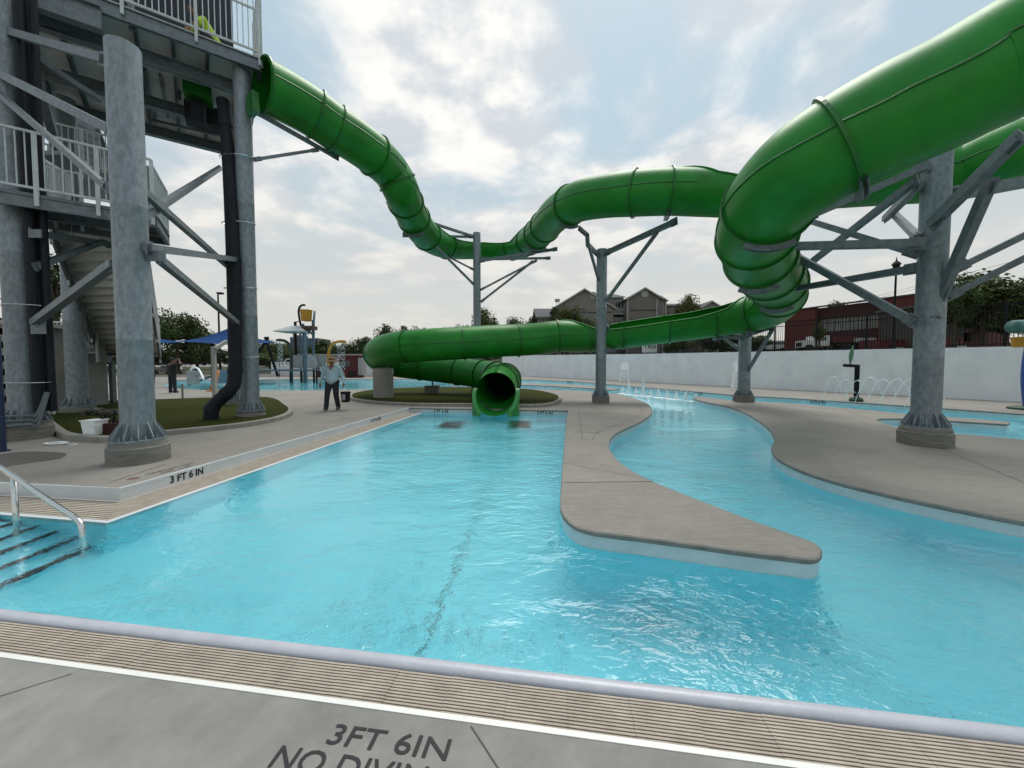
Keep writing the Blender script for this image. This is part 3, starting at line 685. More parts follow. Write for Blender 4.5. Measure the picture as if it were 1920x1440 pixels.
# joints at about every 1.9 m, denser on the tight bends
jn = [0]
JP = [(592, 215, 11.4), (629, 241, 11.8), (703, 292, 12.9), (745, 343, 13.9), (760, 377, 14.9), (774, 408, 16.2), (800, 441, 17.9), (836, 460, 19.5), (960, 465, 21), (992, 452, 19.4), (1008, 438, 18), (1022, 424, 16.8), (1068, 385, 13.9), (1190, 363, 11.8), (1254, 360, 11.5), (1372, 362, 11.3), (1500, 349, 10.8), (1700, 332, 10),
      (1566, 277, 5.55), (1440, 383, 6.45), (1416, 440, 7.3), (1424, 483, 8.3), (1443, 512, 9.5), (1458, 533, 10.5), (1462, 556, 12), (1408, 589, 14.2), (1338, 600, 14.8), (1248, 613, 15.2), (1166, 624, 15.5), (1108, 630, 15.7), (1047, 631, 15.8), (970, 637, 15.6), (868, 643, 15.4), (767, 650, 15.4), (702, 663, 16.6), (735, 680, 18.5),
      (790, 688, 18.9), (862, 696, 18.3), (905, 703, 17.5), (930, 710, 16.7), (944, 717, 15.8), (943, 716, 14.7), (937, 720, 13.8)]
def curv(i):
    a = pts_[max(i - 6, 0)]; b = pts_[i]; c = pts_[min(i + 6, len(pts_) - 1)]
    return (b - a).normalized().angle((c - b).normalized(), 0) if (b - a).length > 1e-6 and (c - b).length > 1e-6 else 0
def scr(p):
    r = p - EYE; yc = r.y * math.cos(PITCH) - r.z * math.sin(PITCH); zc = r.y * math.sin(PITCH) + r.z * math.cos(PITCH)
    return (960 + FPX * r.x / yc, 713 - FPX * zc / yc, r.y) if yc > .3 else (9999, 9999, 0)
SC = [scr(p) for p in pts_]
for u_, v_, d_ in JP: jn.append(min(range(len(pts_)), key=lambda i: (SC[i][0] - u_) ** 2 + (SC[i][1] - v_) ** 2 + ((SC[i][2] - d_) * 25) ** 2))
jn = sorted(set(jn)); jn = [j for k, j in enumerate(jn) if k == 0 or j - jn[k - 1] >= 2]
ex = []
for a, b in zip(jn, jn[1:]):
    if arc[b] - arc[a] > 6:
        n_ = int((arc[b] - arc[a]) / 2.4)
        for k in range(1, n_): ex.append(min(range(len(pts_)), key=lambda i: abs(arc[i] - (arc[a] + (arc[b] - arc[a]) * k / n_))))
jn = sorted(set(jn + ex + [len(pts_) - 1]))
for a, b in zip(jn, jn[1:]): section(a, b); seam(a, b)
for a in jn[1:-1]: flange(a)
flange(1)
# mouth: flared run-out trough down into the pool
tm, sm, um = frame(len(pts_) - 1); mp_ = pts_[-1]
tm = Vector((tm.x, tm.y, 0)).normalized(); sm = tm.cross(Vector((0, 0, 1))).normalized(); um = Vector((0, 0, 1))
mo = MB(); rows = []
for k in range(9):
    f = k / 8; c = mp_ + tm * (0.54 * f - 0.04) - um * (0.13 * f * f); a_top = R(8 - 60 * f ** 1.3)
    A = [math.pi - a_top + (math.pi + 2 * a_top) * j / 28 for j in range(29)]
    rows.append([c + sm * math.cos(a) * (RT - 0.002 + 0.05 * f) + um * math.sin(a) * (RT - 0.002) for a in A])
for rr_ in rows: mo.v += rr_
for k in range(8):
    for j in range(28): mo.f.append((k * 29 + j, k * 29 + j + 1, (k + 1) * 29 + j + 1, (k + 1) * 29 + j))
for sg, j in ((-1, 0), (1, 28)):
    edge = [r_[j] for r_ in rows]; outer = [p + sm * (sg * 0.13) - um * 0.0 for p in edge]
    if (edge[0] - mp_).dot(sm) * sg < 0: outer = [p - sm * (sg * 0.13) for p in edge]
    n = len(edge); bot = [Vector((p.x, p.y, -0.3)) for p in outer]
    mo.add(edge + outer + bot, [(i, i + 1, n + i + 1, n + i) for i in range(n - 1)] + [(n + i, n + i + 1, 2 * n + i + 1, 2 * n + i) for i in range(n - 1)])
    mo.add([edge[-1], outer[-1], bot[-1], Vector((edge[-1].x, edge[-1].y, -0.3))], [(0, 1, 2, 3)])
mo.build('runout_trough', mat('green_runout', (0.022, 0.20, 0.028), 0.3, coat=0.3, var=0.1), slide, smooth=False, auto=True)
en = MB()  # collar ring at mouth
en.build
# entry box behind the first joint
t0, s0, u0 = frame(1); eb = pts_[0] - t0 * 0.18
fb_ = MB()
fb_.box(pts_[0] - t0 * 0.22 - u0 * 0.62, (0.16, 0.4, 0.5), (t0, s0, u0))
fb_.build('entry_bulkhead', GREEN2, slide)
# steel saddles under joints near supports are built with the supports

# ---------------------------------------------------------------- galvanised posts with arms
def flare(mb, c, r, z0, h, n=8, reach=0.15):
    for k in range(n):
        a = 2 * math.pi * (k + .5) / n; d = Vector((math.cos(a), math.sin(a), 0)); s_ = Vector((-d.y, d.x, 0)) * 0.008
        p = [c + d * (r - 0.01), c + d * (r + reach), c + d * (r + reach), c + d * (r - 0.01)]; z = [z0, z0, z0 + 0.04, z0 + h]
        vs = [Vector((q.x, q.y, zz)) + s_ * sg for sg in (-1, 1) for q, zz in zip(p, z)]
        mb.add(vs, [(0, 1, 2, 3), (7, 6, 5, 4), (0, 4, 5, 1), (1, 5, 6, 2), (2, 6, 7, 3), (3, 7, 4, 0)])
def post_parts(parent, c, z0, z1, r=0.21, foot=0.36, fh=0.24, slant=None, square=False, nm='pole'):
    c = Vector((c[0], c[1], 0)); ft = MB()
    if square:
        ft.box((c.x, c.y, z0 + fh / 2), (foot * 1.7, foot * 1.7, fh))
    else: ft.lathe((c.x, c.y, z0), [(foot, 0), (foot, fh - 0.09), (foot - 0.02, fh - 0.075), (foot - 0.03, fh - 0.015), (foot - 0.045, fh)], 40)
    pl = MB(); pl.lathe((c.x, c.y, 0), [(r, z0 + fh + 0.03), (r, (z0 + z1) * .3), (r + .003, (z0 + z1) * .3 + .01), (r, (z0 + z1) * .3 + .02), (r, (z0 + z1) * .62), (r + .004, (z0 + z1) * .62 + .015), (r, (z0 + z1) * .62 + .03), (r, z1)], 40)
    if slant:
        for v in pl.v:
            if v.z > z1 - 0.01: v.z += (v - c).dot(Vector((slant[0], slant[1], 0)))
    pole = pl.build(nm, STEEL, parent, auto=True)
    bp = MB(); bp.lathe((c.x, c.y, z0 + fh), [(r + 0.13, 0), (r + 0.13, 0.03)], 40); flare(bp, c, r, z0 + fh + 0.03, 0.28, 12, 0.125)
    for k in range(12):
        a = 2 * math.pi * k / 12; q = c + Vector((math.cos(a), math.sin(a), 0)) * (r + 0.085); bp.lathe((q.x, q.y, z0 + fh + 0.03), [(0.016, 0), (0.016, 0.05)], 6)
    bp.build('base_plate', STEEL, parent if True else pole)
    ft.build('concrete_footing', FOOT, parent, auto=True)
    return pole
def arm(parent, a, b, w_=0.12, plate=True, nm='brace_arm', m=STEELD, h=None):
    mb = MB(); a = Vector(a); b = Vector(b); mb.bar(a, b, w_, h or w_)
    if plate:
        d = (b - a).normalized()
        for e_, s_ in ((a, 1), (b, -1)): mb.bar(e_ - d * s_ * 0.06, e_ + d * s_ * 0.18, w_ * 0.22, w_ * 1.6)
    return mb.build(nm, m, parent)
def surf(i, th=1.5 * math.pi, r=None): return ringpt(i, th, r or RT + 0.06)
def saddle(parent, i, span=0.62):
    mb = MB(); t, s_, u_ = frame(i); n = 12
    for dd in (-0.035, 0.03):
        A = [1.5 * math.pi - span + 2 * span * k / n for k in range(n + 1)]
        for r0, r1 in ((RT + 0.054, RT + 0.15),):
            ps = [ringpt(i, a, r0) + t * dd for a in A] + [ringpt(i, a, r1) + t * dd for a in A]
            mb.add(ps, [(k, k + 1, n + 1 + k + 1, n + 1 + k) for k in range(n)])
            ps2 = [p + t * 0.012 for p in ps]; mb.add(ps2, [(k, k + 1, n + 1 + k + 1, n + 1 + k) for k in range(n)])
            mb.add([ps[n + 1 + k] for k in range(n + 1)] + [ps2[n + 1 + k] for k in range(n + 1)], [(k, k + 1, n + 1 + k + 1, n + 1 + k) for k in range(n)])
    return mb.build('saddle_plate', STEELD, parent)
def nearest_joint(px, py, d=None):
    best = None
    for j in jn[1:]:
        p = pts_[j]; r = p - EYE
        if r.y < 1: continue
        xc = r.x; yc = r.y * math.cos(PITCH) - r.z * math.sin(PITCH); zc = r.y * math.sin(PITCH) + r.z * math.cos(PITCH)
        u = 960 + FPX * xc / yc; v = 713 - FPX * zc / yc; e_ = (u - px) ** 2 + (v - py) ** 2 + (((r.y - d) * 40) ** 2 if d else 0)
        if best is None or e_ < best[0]: best = (e_, j)
    return best[1]
SG = 'galvanised posts carrying the green slide'
# post in the middle distance behind the turf island
c893 = P(895, 735, 19.4)
s1 = root('slide_support', (c893.x, c893.y, 0.09), "tall slim grey steel post rising behind the slide mouth to the upper slide's dip", 'support post', SG)
post_parts(s1, c893, 0.09, P(893, 437, 19.4).z, r=0.195, foot=0.34)
top = lambda px, py, d=19.3: P(px, py, d)
for a, b, w_ in ((top(886, 443), P(760, 402, 16.9), .11), (P(762, 404, 16.9), P(750, 384, 16.2), .10), (P(752, 386, 16.2), P(727, 379, 15.9), .10), (top(886, 444), P(757, 442, 18.6), .10), (top(887, 532), P(763, 408, 16.9), .09), (top(887, 505), P(828, 475, 19.3), .08),
               (top(902, 489), P(1043, 467, 18.3), .12), (top(902, 486), P(1030, 484, 18.4), .10), (top(902, 543), P(1005, 489, 18.6), .08), (top(903, 565), P(998, 491, 18.8), .09)):
    arm(s1, a, b, w_)
for px, py, d in ((1010, 440, 18), (770, 400, 16.5)): saddle(s1, nearest_joint(px, py, d))
c1127 = P(1126, 752, 15.0)
s2 = root('slide_support', (c1127.x, c1127.y, 0), "grey steel post on square concrete foot, two arms at its top, before the open flume", 'support post', SG)
post_parts(s2, c1127, 0, P(1128, 468, 15).z, r=0.205, foot=0.335, square=True)
for a, b, w_ in ((P(1121, 478, 14.8), P(1102, 459, 14.0), .13), (P(1102, 461, 14.0), P(1101, 440, 13.9), .13), (P(1101, 441, 13.9), P(1087, 429, 13.7), .12), (P(1122, 524, 14.8), P(1105, 464, 14.0), .09),
               (P(1137, 474, 14.8), P(1267, 415, 12.4), .16), (P(1138, 562, 14.8), P(1231, 437, 12.9), .10), (P(1139, 612, 14.9), P(1150, 655, 15.4), .09), (P(1139, 655, 14.9), P(1152, 657, 15.4), .1)):
    arm(s2, a, b, w_)
for px, py, d in ((1262, 360, 11.5), (1100, 375, 13)): saddle(s2, nearest_joint(px, py, d), 0.5)
c1395 = P(1394, 751, 15.3)
s3 = root('slide_support', (c1395.x, c1395.y, 0), "short grey steel post on square concrete foot under the start of the open flume", 'support post', SG)
post_parts(s3, c1395, 0, P(1395, 612, 15.3).z, r=0.225, foot=0.33, square=True)
for a, b, w_ in ((P(1402, 628, 15.0), P(1449, 613, 13.9), .13), (P(1449, 618, 13.9), P(1449, 588, 13.9), .13), (P(1403, 694, 15.1), P(1447, 620, 13.9), .10), (P(1386, 633, 15.2), P(1346, 632, 14.9), .11), (P(1384, 654, 15.2), P(1352, 630, 14.9), .10)):
    arm(s3, a, b, w_)
saddle(s3, nearest_joint(1445, 575, 13.3)); saddle(s3, nearest_joint(1350, 600, 14.7), .45)
# big post on the right bank
c1740 = P(1733, 835, 7.05)
s4 = root('slide_support', (c1740.x, c1740.y, 0), "massive stained grey steel post bristling with arms, on a round foot on the island deck", 'support post', SG)
cR = c1740
post_parts(s4, cR, 0, 5.45, r=0.205, foot=0.38, fh=0.33)
B2 = [((1728, 456), 6.9, (1397, 464), 8.0, .14), ((1716, 503), 6.95, (1406, 556), 11.0, .13), ((1716, 605), 6.9, (1480, 473), 9.2, .13), ((1717, 476), 7.1, (1507, 411), 8.6, .11), ((1716, 340), 7.0, (1458, 541), 11.0, .12),
      ((1723, 346), 7.0, (1660, 410), 9.4, .13), ((1721, 445), 7.0, (1675, 400), 9.3, .11), ((1748, 420), 6.8, (1910, 258), 5.6, .15), ((1764, 556), 6.9, (1858, 340), 6.2, .13), ((1795, 503), 7.0, (1975, 415), 6.6, .11),
      ((1778, 556), 6.95, (1980, 455), 6.2, .11), ((1785, 366), 7.1, (1985, 330), 7.6, .20), ((1735, 312), 7.0, (1512, 408), 7.5, .12)]
for (x0, y0), d0, (x1, y1), d1, w_ in B2: arm(s4, P(x0, y0, d0), P(x1, y1, d1), w_ * 1.0)
for px, py, d in ((1442, 375, 7.5), (1447, 513, 10.2), (1424, 478, 9.1), (1565, 277, 6.9)): saddle(s4, nearest_joint(px, py, d), .5)
hole = MB(); q = P(1757, 594, 6.83); hole.bar(q + Vector((-0.09, 0.0, 0)), q + Vector((0.0, -0.01, 0.03)), 0.03); hole.bar(q + Vector((0.0, -0.01, 0.03)), q + Vector((0.07, 0, -0.02)), 0.03); hole.build('lifting_lug', STEELD, s4)
# concrete pedestals under the low slide
pc = P(719, 742, 16.5)
p1 = root('slide_pedestal', (pc.x, pc.y, 0.09), 'round pale ribbed concrete pedestal under the low outer bend of the slide', 'pedestal', 'concrete pedestals under the slide')
MB().lathe((pc.x, pc.y, 0.09), [(0.43, 0), (0.43, 0.96), (0.445, 1.0), (0.445, 1.12), (0.43, 1.16), (0.43, 1.27)], 40).build('pier', mat('pale_pier_concrete', (0.33, 0.31, 0.285), 0.9, col2=(0.25, 0.235, 0.215), vscale=2.5, stretch=(1, 1, 8), bump=0.3, bscale=10), p1, auto=True)
MB().box((pc.x, pc.y, 1.38), (0.5, 0.3, 0.05)).box((pc.x, pc.y, 1.46), (0.36, 0.06, 0.16)).build('saddle_plate', STEELD, p1)
pc = P(811, 727, 19.0)
p2 = root('slide_pedestal', (pc.x, pc.y, 0.09), 'low square concrete pedestal with a steel stem under the rear run of the slide', 'pedestal', 'concrete pedestals under the slide')
MB().box((pc.x, pc.y, 0.28), (0.68, 0.6, 0.38)).build('pier', FOOT, p2); MB().lathe((pc.x, pc.y, 0.47), [(0.05, 0), (0.05, 0.42)], 12).build('stem', STEELD, p2)
# thin dark pole in front of the white wall
q = P(1054.5, 708, 45.5)
pt = root('light_pole', (q.x, q.y, 0), 'thin black pole standing in front of the white wall behind the low slide', 'pole')
MB().lathe((q.x, q.y, 0), [(0.30, 0), (0.30, 0.1), (0.12, 0.16), (0.12, 4.6), (0.09, 4.7)], 14).build('pole', BLACKM, pt)

# ---------------------------------------------------------------- slide tower
tw_ = root('slide_tower', (-8.5, 10.0, 0), 'tall galvanised steel stair tower with landings, white railings and round columns', 'tower')
T = tw_
U = Vector((0.827, 0.562, 0)).normalized(); V = Vector((-U.y, U.x, 0))
cA = G(257, 858); cA = Vector((-5.86, 5.82, 0)); cB = P(471, 766, 10.4); cC = P(50, 815, 7.65); cD = P(147, 764, 11.4)
cE = P(446, 750, 13.5)
def col(c, z0, z1, r=0.21, **k):
    fh = k.get('fh', 0.22); pole = post_parts(T, c, z0, z1, r=r, nm='column', **k); return pole
col(cA, 0, 6.30, r=0.205, foot=0.37, fh=0.33)
col(cB, 0.09, 9.42, r=0.205, foot=0.34, fh=0.14); col(cC, 0, 12.5, r=0.225, foot=0.38, fh=0.33); col(cD, 0.09, 9.4, r=0.24, foot=0.4, fh=0.16)
col(cE, 0, 9.3, r=0.21, foot=0.36)
# upper platform
ZT = 9.75
Rr = P(487, 122, 10.35); Rr = Vector((Rr.x, Rr.y, 0)); Fl = Rr - U * 6.5; Bk = Vector((-10.2, 14.6, 0)); Bl = Bk - U * 7.0
plat = [Fl, Rr, Bk, Bl]
pm = MB(); 
# deck planks laid along V with narrow gaps
def lerp4(a, b): return a
n = 26
for i in range(n):
    a0 = Fl.lerp(Rr, (i + .003) / n); a1 = Fl.lerp(Rr, (i + .997) / n); b0 = Bl.lerp(Bk, (i + .003) / n); b1 = Bl.lerp(Bk, (i + .997) / n)
    vs = [(q.x, q.y, z) for z in (ZT - 0.05, ZT) for q in (a0, a1, b1, b0)]
    pm.add(vs, [(0, 3, 2, 1), (4, 5, 6, 7), (0, 1, 5, 4), (1, 2, 6, 5), (2, 3, 7, 6), (3, 0, 4, 7)])
pm.build('upper_platform_deck', PLANKW, T)
def zb(p, z): return Vector((p.x, p.y, z))
def beam(a, b, z, h=0.3, w_=0.12, nm='beam', m=STEELD):
    mb = MB(); d = (b - a); 
    mb.bar(zb(a, z), zb(b, z), 0.02, h); 
    mb.bar(zb(a, z + h / 2 - .01), zb(b, z + h / 2 - .01), w_, 0.02); mb.bar(zb(a, z - h / 2 + .01), zb(b, z - h / 2 + .01), w_, 0.02)
    return mb.build(nm, m, T)
fz = ZT - 0.21
for a, b in ((Fl, Rr), (Rr, Bk), (Bl, Bk)): beam(a, b, fz, 0.31, 0.10, 'edge_beam')
for f in (0.16, 0.55, 0.88): beam(Fl.lerp(Bl, f), Rr.lerp(Bk, f), fz - 0.30, 0.30, 0.20, 'main_girder')
for i in range(1, 10):
    beam(Fl.lerp(Rr, i / 9.6), Bl.lerp(Bk, i / 9.6), ZT - 0.15, 0.18, 0.08, 'joist')
# cross bracing under deck
for (x0, y0, d0), (x1, y1, d1) in (((272, 130, 10.6), (293, 240, 13)), ((300, 140, 10.8), (318, 235, 13.2)), ((300, 197, 12), (410, 230, 12.6)), ((285, 225, 12.4), (410, 254, 12.8))):
    arm(T, P(x0, y0, d0), P(x1, y1, d1), 0.07, False)
# green slide tub seen through the platform floor and drain box
MB().box(P(372, 178, 10.9), (0.62, 0.55, 0.3), (U, V, Vector((0, 0, 1)))).build('start_tub', GREEN2, T)
bx = MB(); bx.lathe(P(372, 198, 10.9), [(0.17, -0.5), (0.17, 0), (0.21, 0.02), (0.21, 0.05)], 20); bx.box(P(385, 222, 11.4), (0.9, 0.5, 0.5), (U, V, Vector((0, 0, 1)))); bx.build('drain_box', BLACKP, T)
def railing(a, b, z0, z1=None, H=1.07, posts=4, parent=None, gap=0.115, midrail=False, pw_=0.055, nm='railing', toe=0.25):
    z1 = z0 if z1 is None else z1; mb = MB(); a = Vector(a); b = Vector(b)
    A = zb(a, z0); B = zb(b, z1)
    for h in ((H,) + ((0.09,) if True else ()) + ((H * .55,) if midrail else ())): mb.bar(A + Vector((0, 0, h)), B + Vector((0, 0, h)), 0.04, 0.045)
    l = (b - a).length; k = int(l / gap)
    for i in range(1, k): c = A.lerp(B, i / k); mb.box(c + Vector((0, 0, (H + .09) / 2)), (0.016, 0.016, H - 0.09))
    rl = mb.build(nm, RAILW, T if parent is None else parent)
    d = (b - a).normalized()
    for i in range(posts + 1):
        c = A.lerp(B, i / posts); pb = MB(); pb.box(c + Vector((0, 0, (H - toe) / 2)), (pw_ * 1.1, pw_, H + toe), (d, Vector((-d.y, d.x, 0)), Vector((0, 0, 1))))
        o = pb.build('railing_post', RAILW, rl)
        bo = MB()
    return rl
railing(Fl - V * 0.06, Rr - V * 0.06, ZT - 0.0, posts=5, H=2.1, midrail=True)
railing(Rr + U * .04, Rr.lerp(Bk, .33) + U * .04, ZT, posts=2, H=2.1, midrail=True)
# navy screens and roof posts behind the railing
nv = MB(); a_, b_ = P(205, 0, 9.6), P(437, 60, 10.9)
for k in range(12):
    f0, f1 = k / 12, (k + 1) / 12; p0, p1 = a_.lerp(b_, f0), a_.lerp(b_, f1); off0 = V * (0.35 * math.sin(f0 * 3.1)); off1 = V * (0.35 * math.sin(f1 * 3.1))
    q = [p0 + off0, p1 + off1]; nv.add([zb(q[0], ZT + .02), zb(q[1], ZT + .02), zb(q[1], ZT + 3.2), zb(q[0], ZT + 3.2)] + [zb(v + V * .05, z) for v, z in ((q[0], ZT + .02), (q[1], ZT + .02), (q[1], ZT + 3.2), (q[0], ZT + 3.2))], [(0, 1, 2, 3), (7, 6, 5, 4), (3, 2, 6, 7), (1, 5, 6, 2), (0, 3, 7, 4)])
nv.build('slide_entry_screen', NAVY, T)
for px, d in ((247, 9.2), (330, 11.5), (118, 9.0)):
    q = P(px, 40, d); MB().lathe((q.x, q.y, ZT - .3), [(0.06, 0), (0.06, 3.3)], 14).build('roof_post', STEELD, T)
# left upper fascia running off frame at the top left
beam(P(-60, -60, 7.6), P(190, 22, 8.6), 9.15, 0.5, 0.2, 'main_girder')
fa_ = MB(); fa_.bar(P(30, 8, 8.4), P(185, 60, 9.4), 0.05, 0.5); fa_.build('fascia_panel', STEELD, T)
tq = MB(); tq.box(P(5, 0, 8.2), (0.6, 0.1, 0.4)); tq.build('teal_panel', mat('teal_paint', (0.05, 0.28, 0.33), .5), T)
for k in range(4):
    z = ZT - 1.4; p = P(70, 60, 9.5) + U * (k * 0.35)
# dark equipment under left
MB().box(P(70, 35, 9.8), (1.4, 0.8, 1.0), (U, V, Vector((0, 0, 1)))).build('service_box', BLACKP, T)
# steel bracing
TB = [((-20, 128), 7.6, (210, 245), 6.0, .17), ((-20, 160), 7.5, (200, 350), 6.0, .11), ((10, 58), 7.7, (196, 112), 6.1, .16), ((40, 90), 8.5, (190, 188), 9.5, .13), ((60, 110), 8.6, (112, 300), 10.5, .2), ((267, 358), 6.0, (428, 500), 10.4, .13),
      ((268, 407), 6.1, (412, 315), 11.5, .13), ((276, 464), 5.8, (446, 487), 10.3, .15), ((300, 487), 6.1, (450, 610), 10.2, .14), ((62, 437), 7.6, (208, 458), 9.5, .16), ((68, 500), 7.6, (210, 446), 9.5, .13), ((64, 605), 7.5, (214, 494), 6.0, .15),
      ((475, 207), 10.3, (632, 296), 12.2, .12), ((478, 299), 10.4, (594, 281), 11.7, .09), ((168, 650), 11.5, (125, 590), 11.3, .09)]
for (x0, y0), d0, (x1, y1), d1, w_ in TB: arm(T, P(x0, y0, d0), P(x1, y1, d1), w_ * .8, nm='brace')
for (x, y, d, sx_, sz_) in ((291, 480, 5.85, .32, .16), (72, 612, 7.45, .3, .3), (440, 592, 10.2, .3, .3), (206, 352, 5.95, .12, .2), (66, 438, 7.5, .25, .16)): MB().box(P(x, y, d), (sx_, 0.02, sz_)).build('gusset_plate', STEELD, T)
# lower landing
ZL = 4.86
L0 = P(-60, 352, 7.0); L0 = Vector((L0.x, L0.y, 0)); L1 = P(183, 386, 7.95); L1 = Vector((L1.x, L1.y, 0)); L1 = L1 + (L1 - L0).normalized() * 0.9
lu = (L1 - L0).normalized(); lv = Vector((-lu.y, lu.x, 0)); lm = MB(); nn_ = 16
for i in range(nn_):
    a0 = L0.lerp(L1, (i + .004) / nn_); a1 = L0.lerp(L1, (i + .996) / nn_); b0, b1 = a0 + lv * 1.5, a1 + lv * 1.5
    vs = [(q.x, q.y, z) for z in (ZL - 0.05, ZL) for q in (a0, a1, b1, b0)]
    lm.add(vs, [(0, 3, 2, 1), (4, 5, 6, 7), (0, 1, 5, 4), (1, 2, 6, 5), (2, 3, 7, 6), (3, 0, 4, 7)])
lm.build('landing_deck', STEELD, T)
for a, b in ((L0, L1), (L0 + lv * 1.5, L1 + lv * 1.5), (L0 + lv * .75, L1 + lv * .75), (L1, L1 + lv * 1.5)): beam(a, b, ZL - 0.17, 0.24, 0.08, 'edge_beam')
for k in range(1, 6): beam(L0.lerp(L1, k / 6), L0.lerp(L1, k / 6) + lv * 1.5, ZL - 0.14, 0.14, 0.06, 'joist')
railing(L0 - lv * .05, L1 - lv * .05 - lu * .05, ZL, posts=3, H=1.16); railing(L1 - lu * .05, L1 + lv * 1.5, ZL, posts=1); railing(L0.lerp(L1, .1) + lv * 1.5, L0.lerp(L1, .42) + lv * 1.5, ZL, posts=2)
# flight going down and away: stringers, treads (seen from beneath), side rails
def flight(tl, tr, bl, br, zt, zbm, n, rails=True, m=PLANKW, side=('l', 'r')):
    tl, tr, bl, br = (Vector(v) for v in (tl, tr, bl, br)); st = MB(); sg = MB()
    for i in range(n):
        f0, f1 = i / n, (i + 1) / n; z = zt + (zbm - zt) * f0; z2 = zt + (zbm - zt) * f1
        a, b, c, d = zb(tl.lerp(bl, f0), z), zb(tr.lerp(br, f0), z), zb(tr.lerp(br, f1), z), zb(tl.lerp(bl, f1), z)
        st.add([a, b, c, d] + [v - Vector((0, 0, .04)) for v in (a, b, c, d)], [(0, 1, 2, 3), (7, 6, 5, 4), (0, 4, 5, 1), (2, 6, 7, 3)])
        e_, f_ = Vector(d), Vector(c); e2, f2 = zb(d, z2 - .0), zb(c, z2 - .0); st.add([e_, f_, f2, e2], [(0, 1, 2, 3)])
    fl = st.build('stair_flight', m, T)
    for a, b in ((tl, bl), (tr, br)):
        s_ = MB(); A, B = zb(a, zt - .1), zb(b, zbm - .1); s_.bar(A, B, 0.05, 0.34); s_.build('stringer', STEELD, fl)
    if rails:
        for a, b, k in ((tl, bl, 'l'), (tr, br, 'r')):
            if k in side: railing(a, b, zt - .15, zbm - .15, posts=4, gap=0.13, H=1.15)
    return fl
ftl = P(95, 425, 8.9); ftr = P(262, 425, 8.9); fbl = P(187, 661, 14.0); fbr = P(300, 659, 14.0)
flight(ftl, ftr, fbl, fbr, ftl.z, fbl.z, 17)
# lower landing at the flight's foot, continuing flight to ground
fd_ = (fbl - ftl); fd_.z = 0; fd_.normalize()
lq = [fbl, fbr, fbr + fd_ * 1.6, fbl + fd_ * 1.6]; MB().prism([(v.x, v.y) for v in lq], fbl.z - .12, fbl.z - .02).build('landing_deck', STEELD, T)
# mid landing with rail left of the lower column
ma, mb_ = P(88, 660, 13.0), P(182, 652, 13.0); za = 1.85
MB().prism([(v.x, v.y) for v in (ma, mb_, mb_ + V * 1.6, ma + V * 1.6)], za - .25, za).build('landing_deck', STEELD, T)
railing(ma, mb_, za, posts=3, H=1.15, gap=.13)
for c_ in (ma, mb_ + V * 1.5): MB().box((c_.x, c_.y, za / 2 - .1), (.14, .14, za - .2)).build('landing_leg', STEELD, T)
# upper flight (zig-zag edge seen behind column) and mid landing
u0a = P(328, 270, 13.3); u1a = P(262, 298, 12.4); sv = V * 0.8

mq = P(255, 335, 11.2); zl2 = 6.95
ml = [mq, mq - U * 3.2, mq - U * 3.2 + V * 1.6, mq + V * 1.6]; MB().prism([(v.x, v.y) for v in ml], zl2 - .3, zl2).build('landing_deck', STEELD, T)
railing(ml[1], ml[0], zl2, posts=3); railing(ml[2], ml[3], zl2, posts=3); railing(P(62, 300, 10.2), P(100, 300, 11.0), 7.9, posts=2)
flight(ml[1] + V * .2, ml[1] + V * 1.4, L0.lerp(L1, .35) + lv * 1.5, L0.lerp(L1, .35) + lv * 2.7, zl2, ZL, 9, rails=True, m=STEELD, side=('l',))
flight(P(60, 60, 12), P(150, 75, 13), P(180, 300, 12), P(235, 310, 13), 10.6, zl2, 14, rails=False, m=STEELD)
MB().prism([(v.x, v.y) for v in (P(75, 260, 8.9), P(130, 260, 8.9), P(150, 260, 11), P(90, 260, 11))], 6.4, 6.5).build('landing_deck', STEELD, T)

# pipes and straps: black drain pipe
dp = cr([P(418, 190, 10.5), P(424, 230, 10.4), P(431, 330, 10.25), P(437, 480, 10.1), P(440, 600, 10.0), P(441, 690, 9.95), P(438, 722, 9.9)], 4) + cr([P(430, 733, 9.85), P(405, 756, 9.75), P(397, 768, 9.7), P(396, 778, 9.7), P(396, 786, 9.7)], 4)
dpr = root('drain_pipe', (dp[-1].x, dp[-1].y, 0.09), 'fat black plastic drain pipe strapped to the tower column, bending into the turf', 'pipe')
MB().tube(dp, 0.158, 20).build('pipe', BLACKP, dpr, auto=True)
for i in (4, 12, 20, 25, 31, 37): 
    a, b = dp[min(i, len(dp) - 2)], dp[min(i + 1, len(dp) - 1)]; d = (b - a).normalized(); MB().tube([a, a + d * 0.16], 0.172, 20).build('coupling', BLACKP, dpr, auto=True)
sb = MB()
for y, k in ((291, 1), (416, 1), (539, 1), (669, 1)):
    f = cB; z = P(455, y, 10.2).z; c = (Vector((cB.x, cB.y, 0)) + Vector((dp[8].x, dp[8].y, 0))) / 2
    pts3 = [Vector((c.x + math.cos(a) * 0.43, c.y + math.sin(a) * 0.24, z + 0.02 * math.sin(a))) for a in [2 * math.pi * t / 24 for t in range(25)]]
    sb.tube(pts3, 0.011, 6)
sb.build('strap', STAINLESS, dpr)
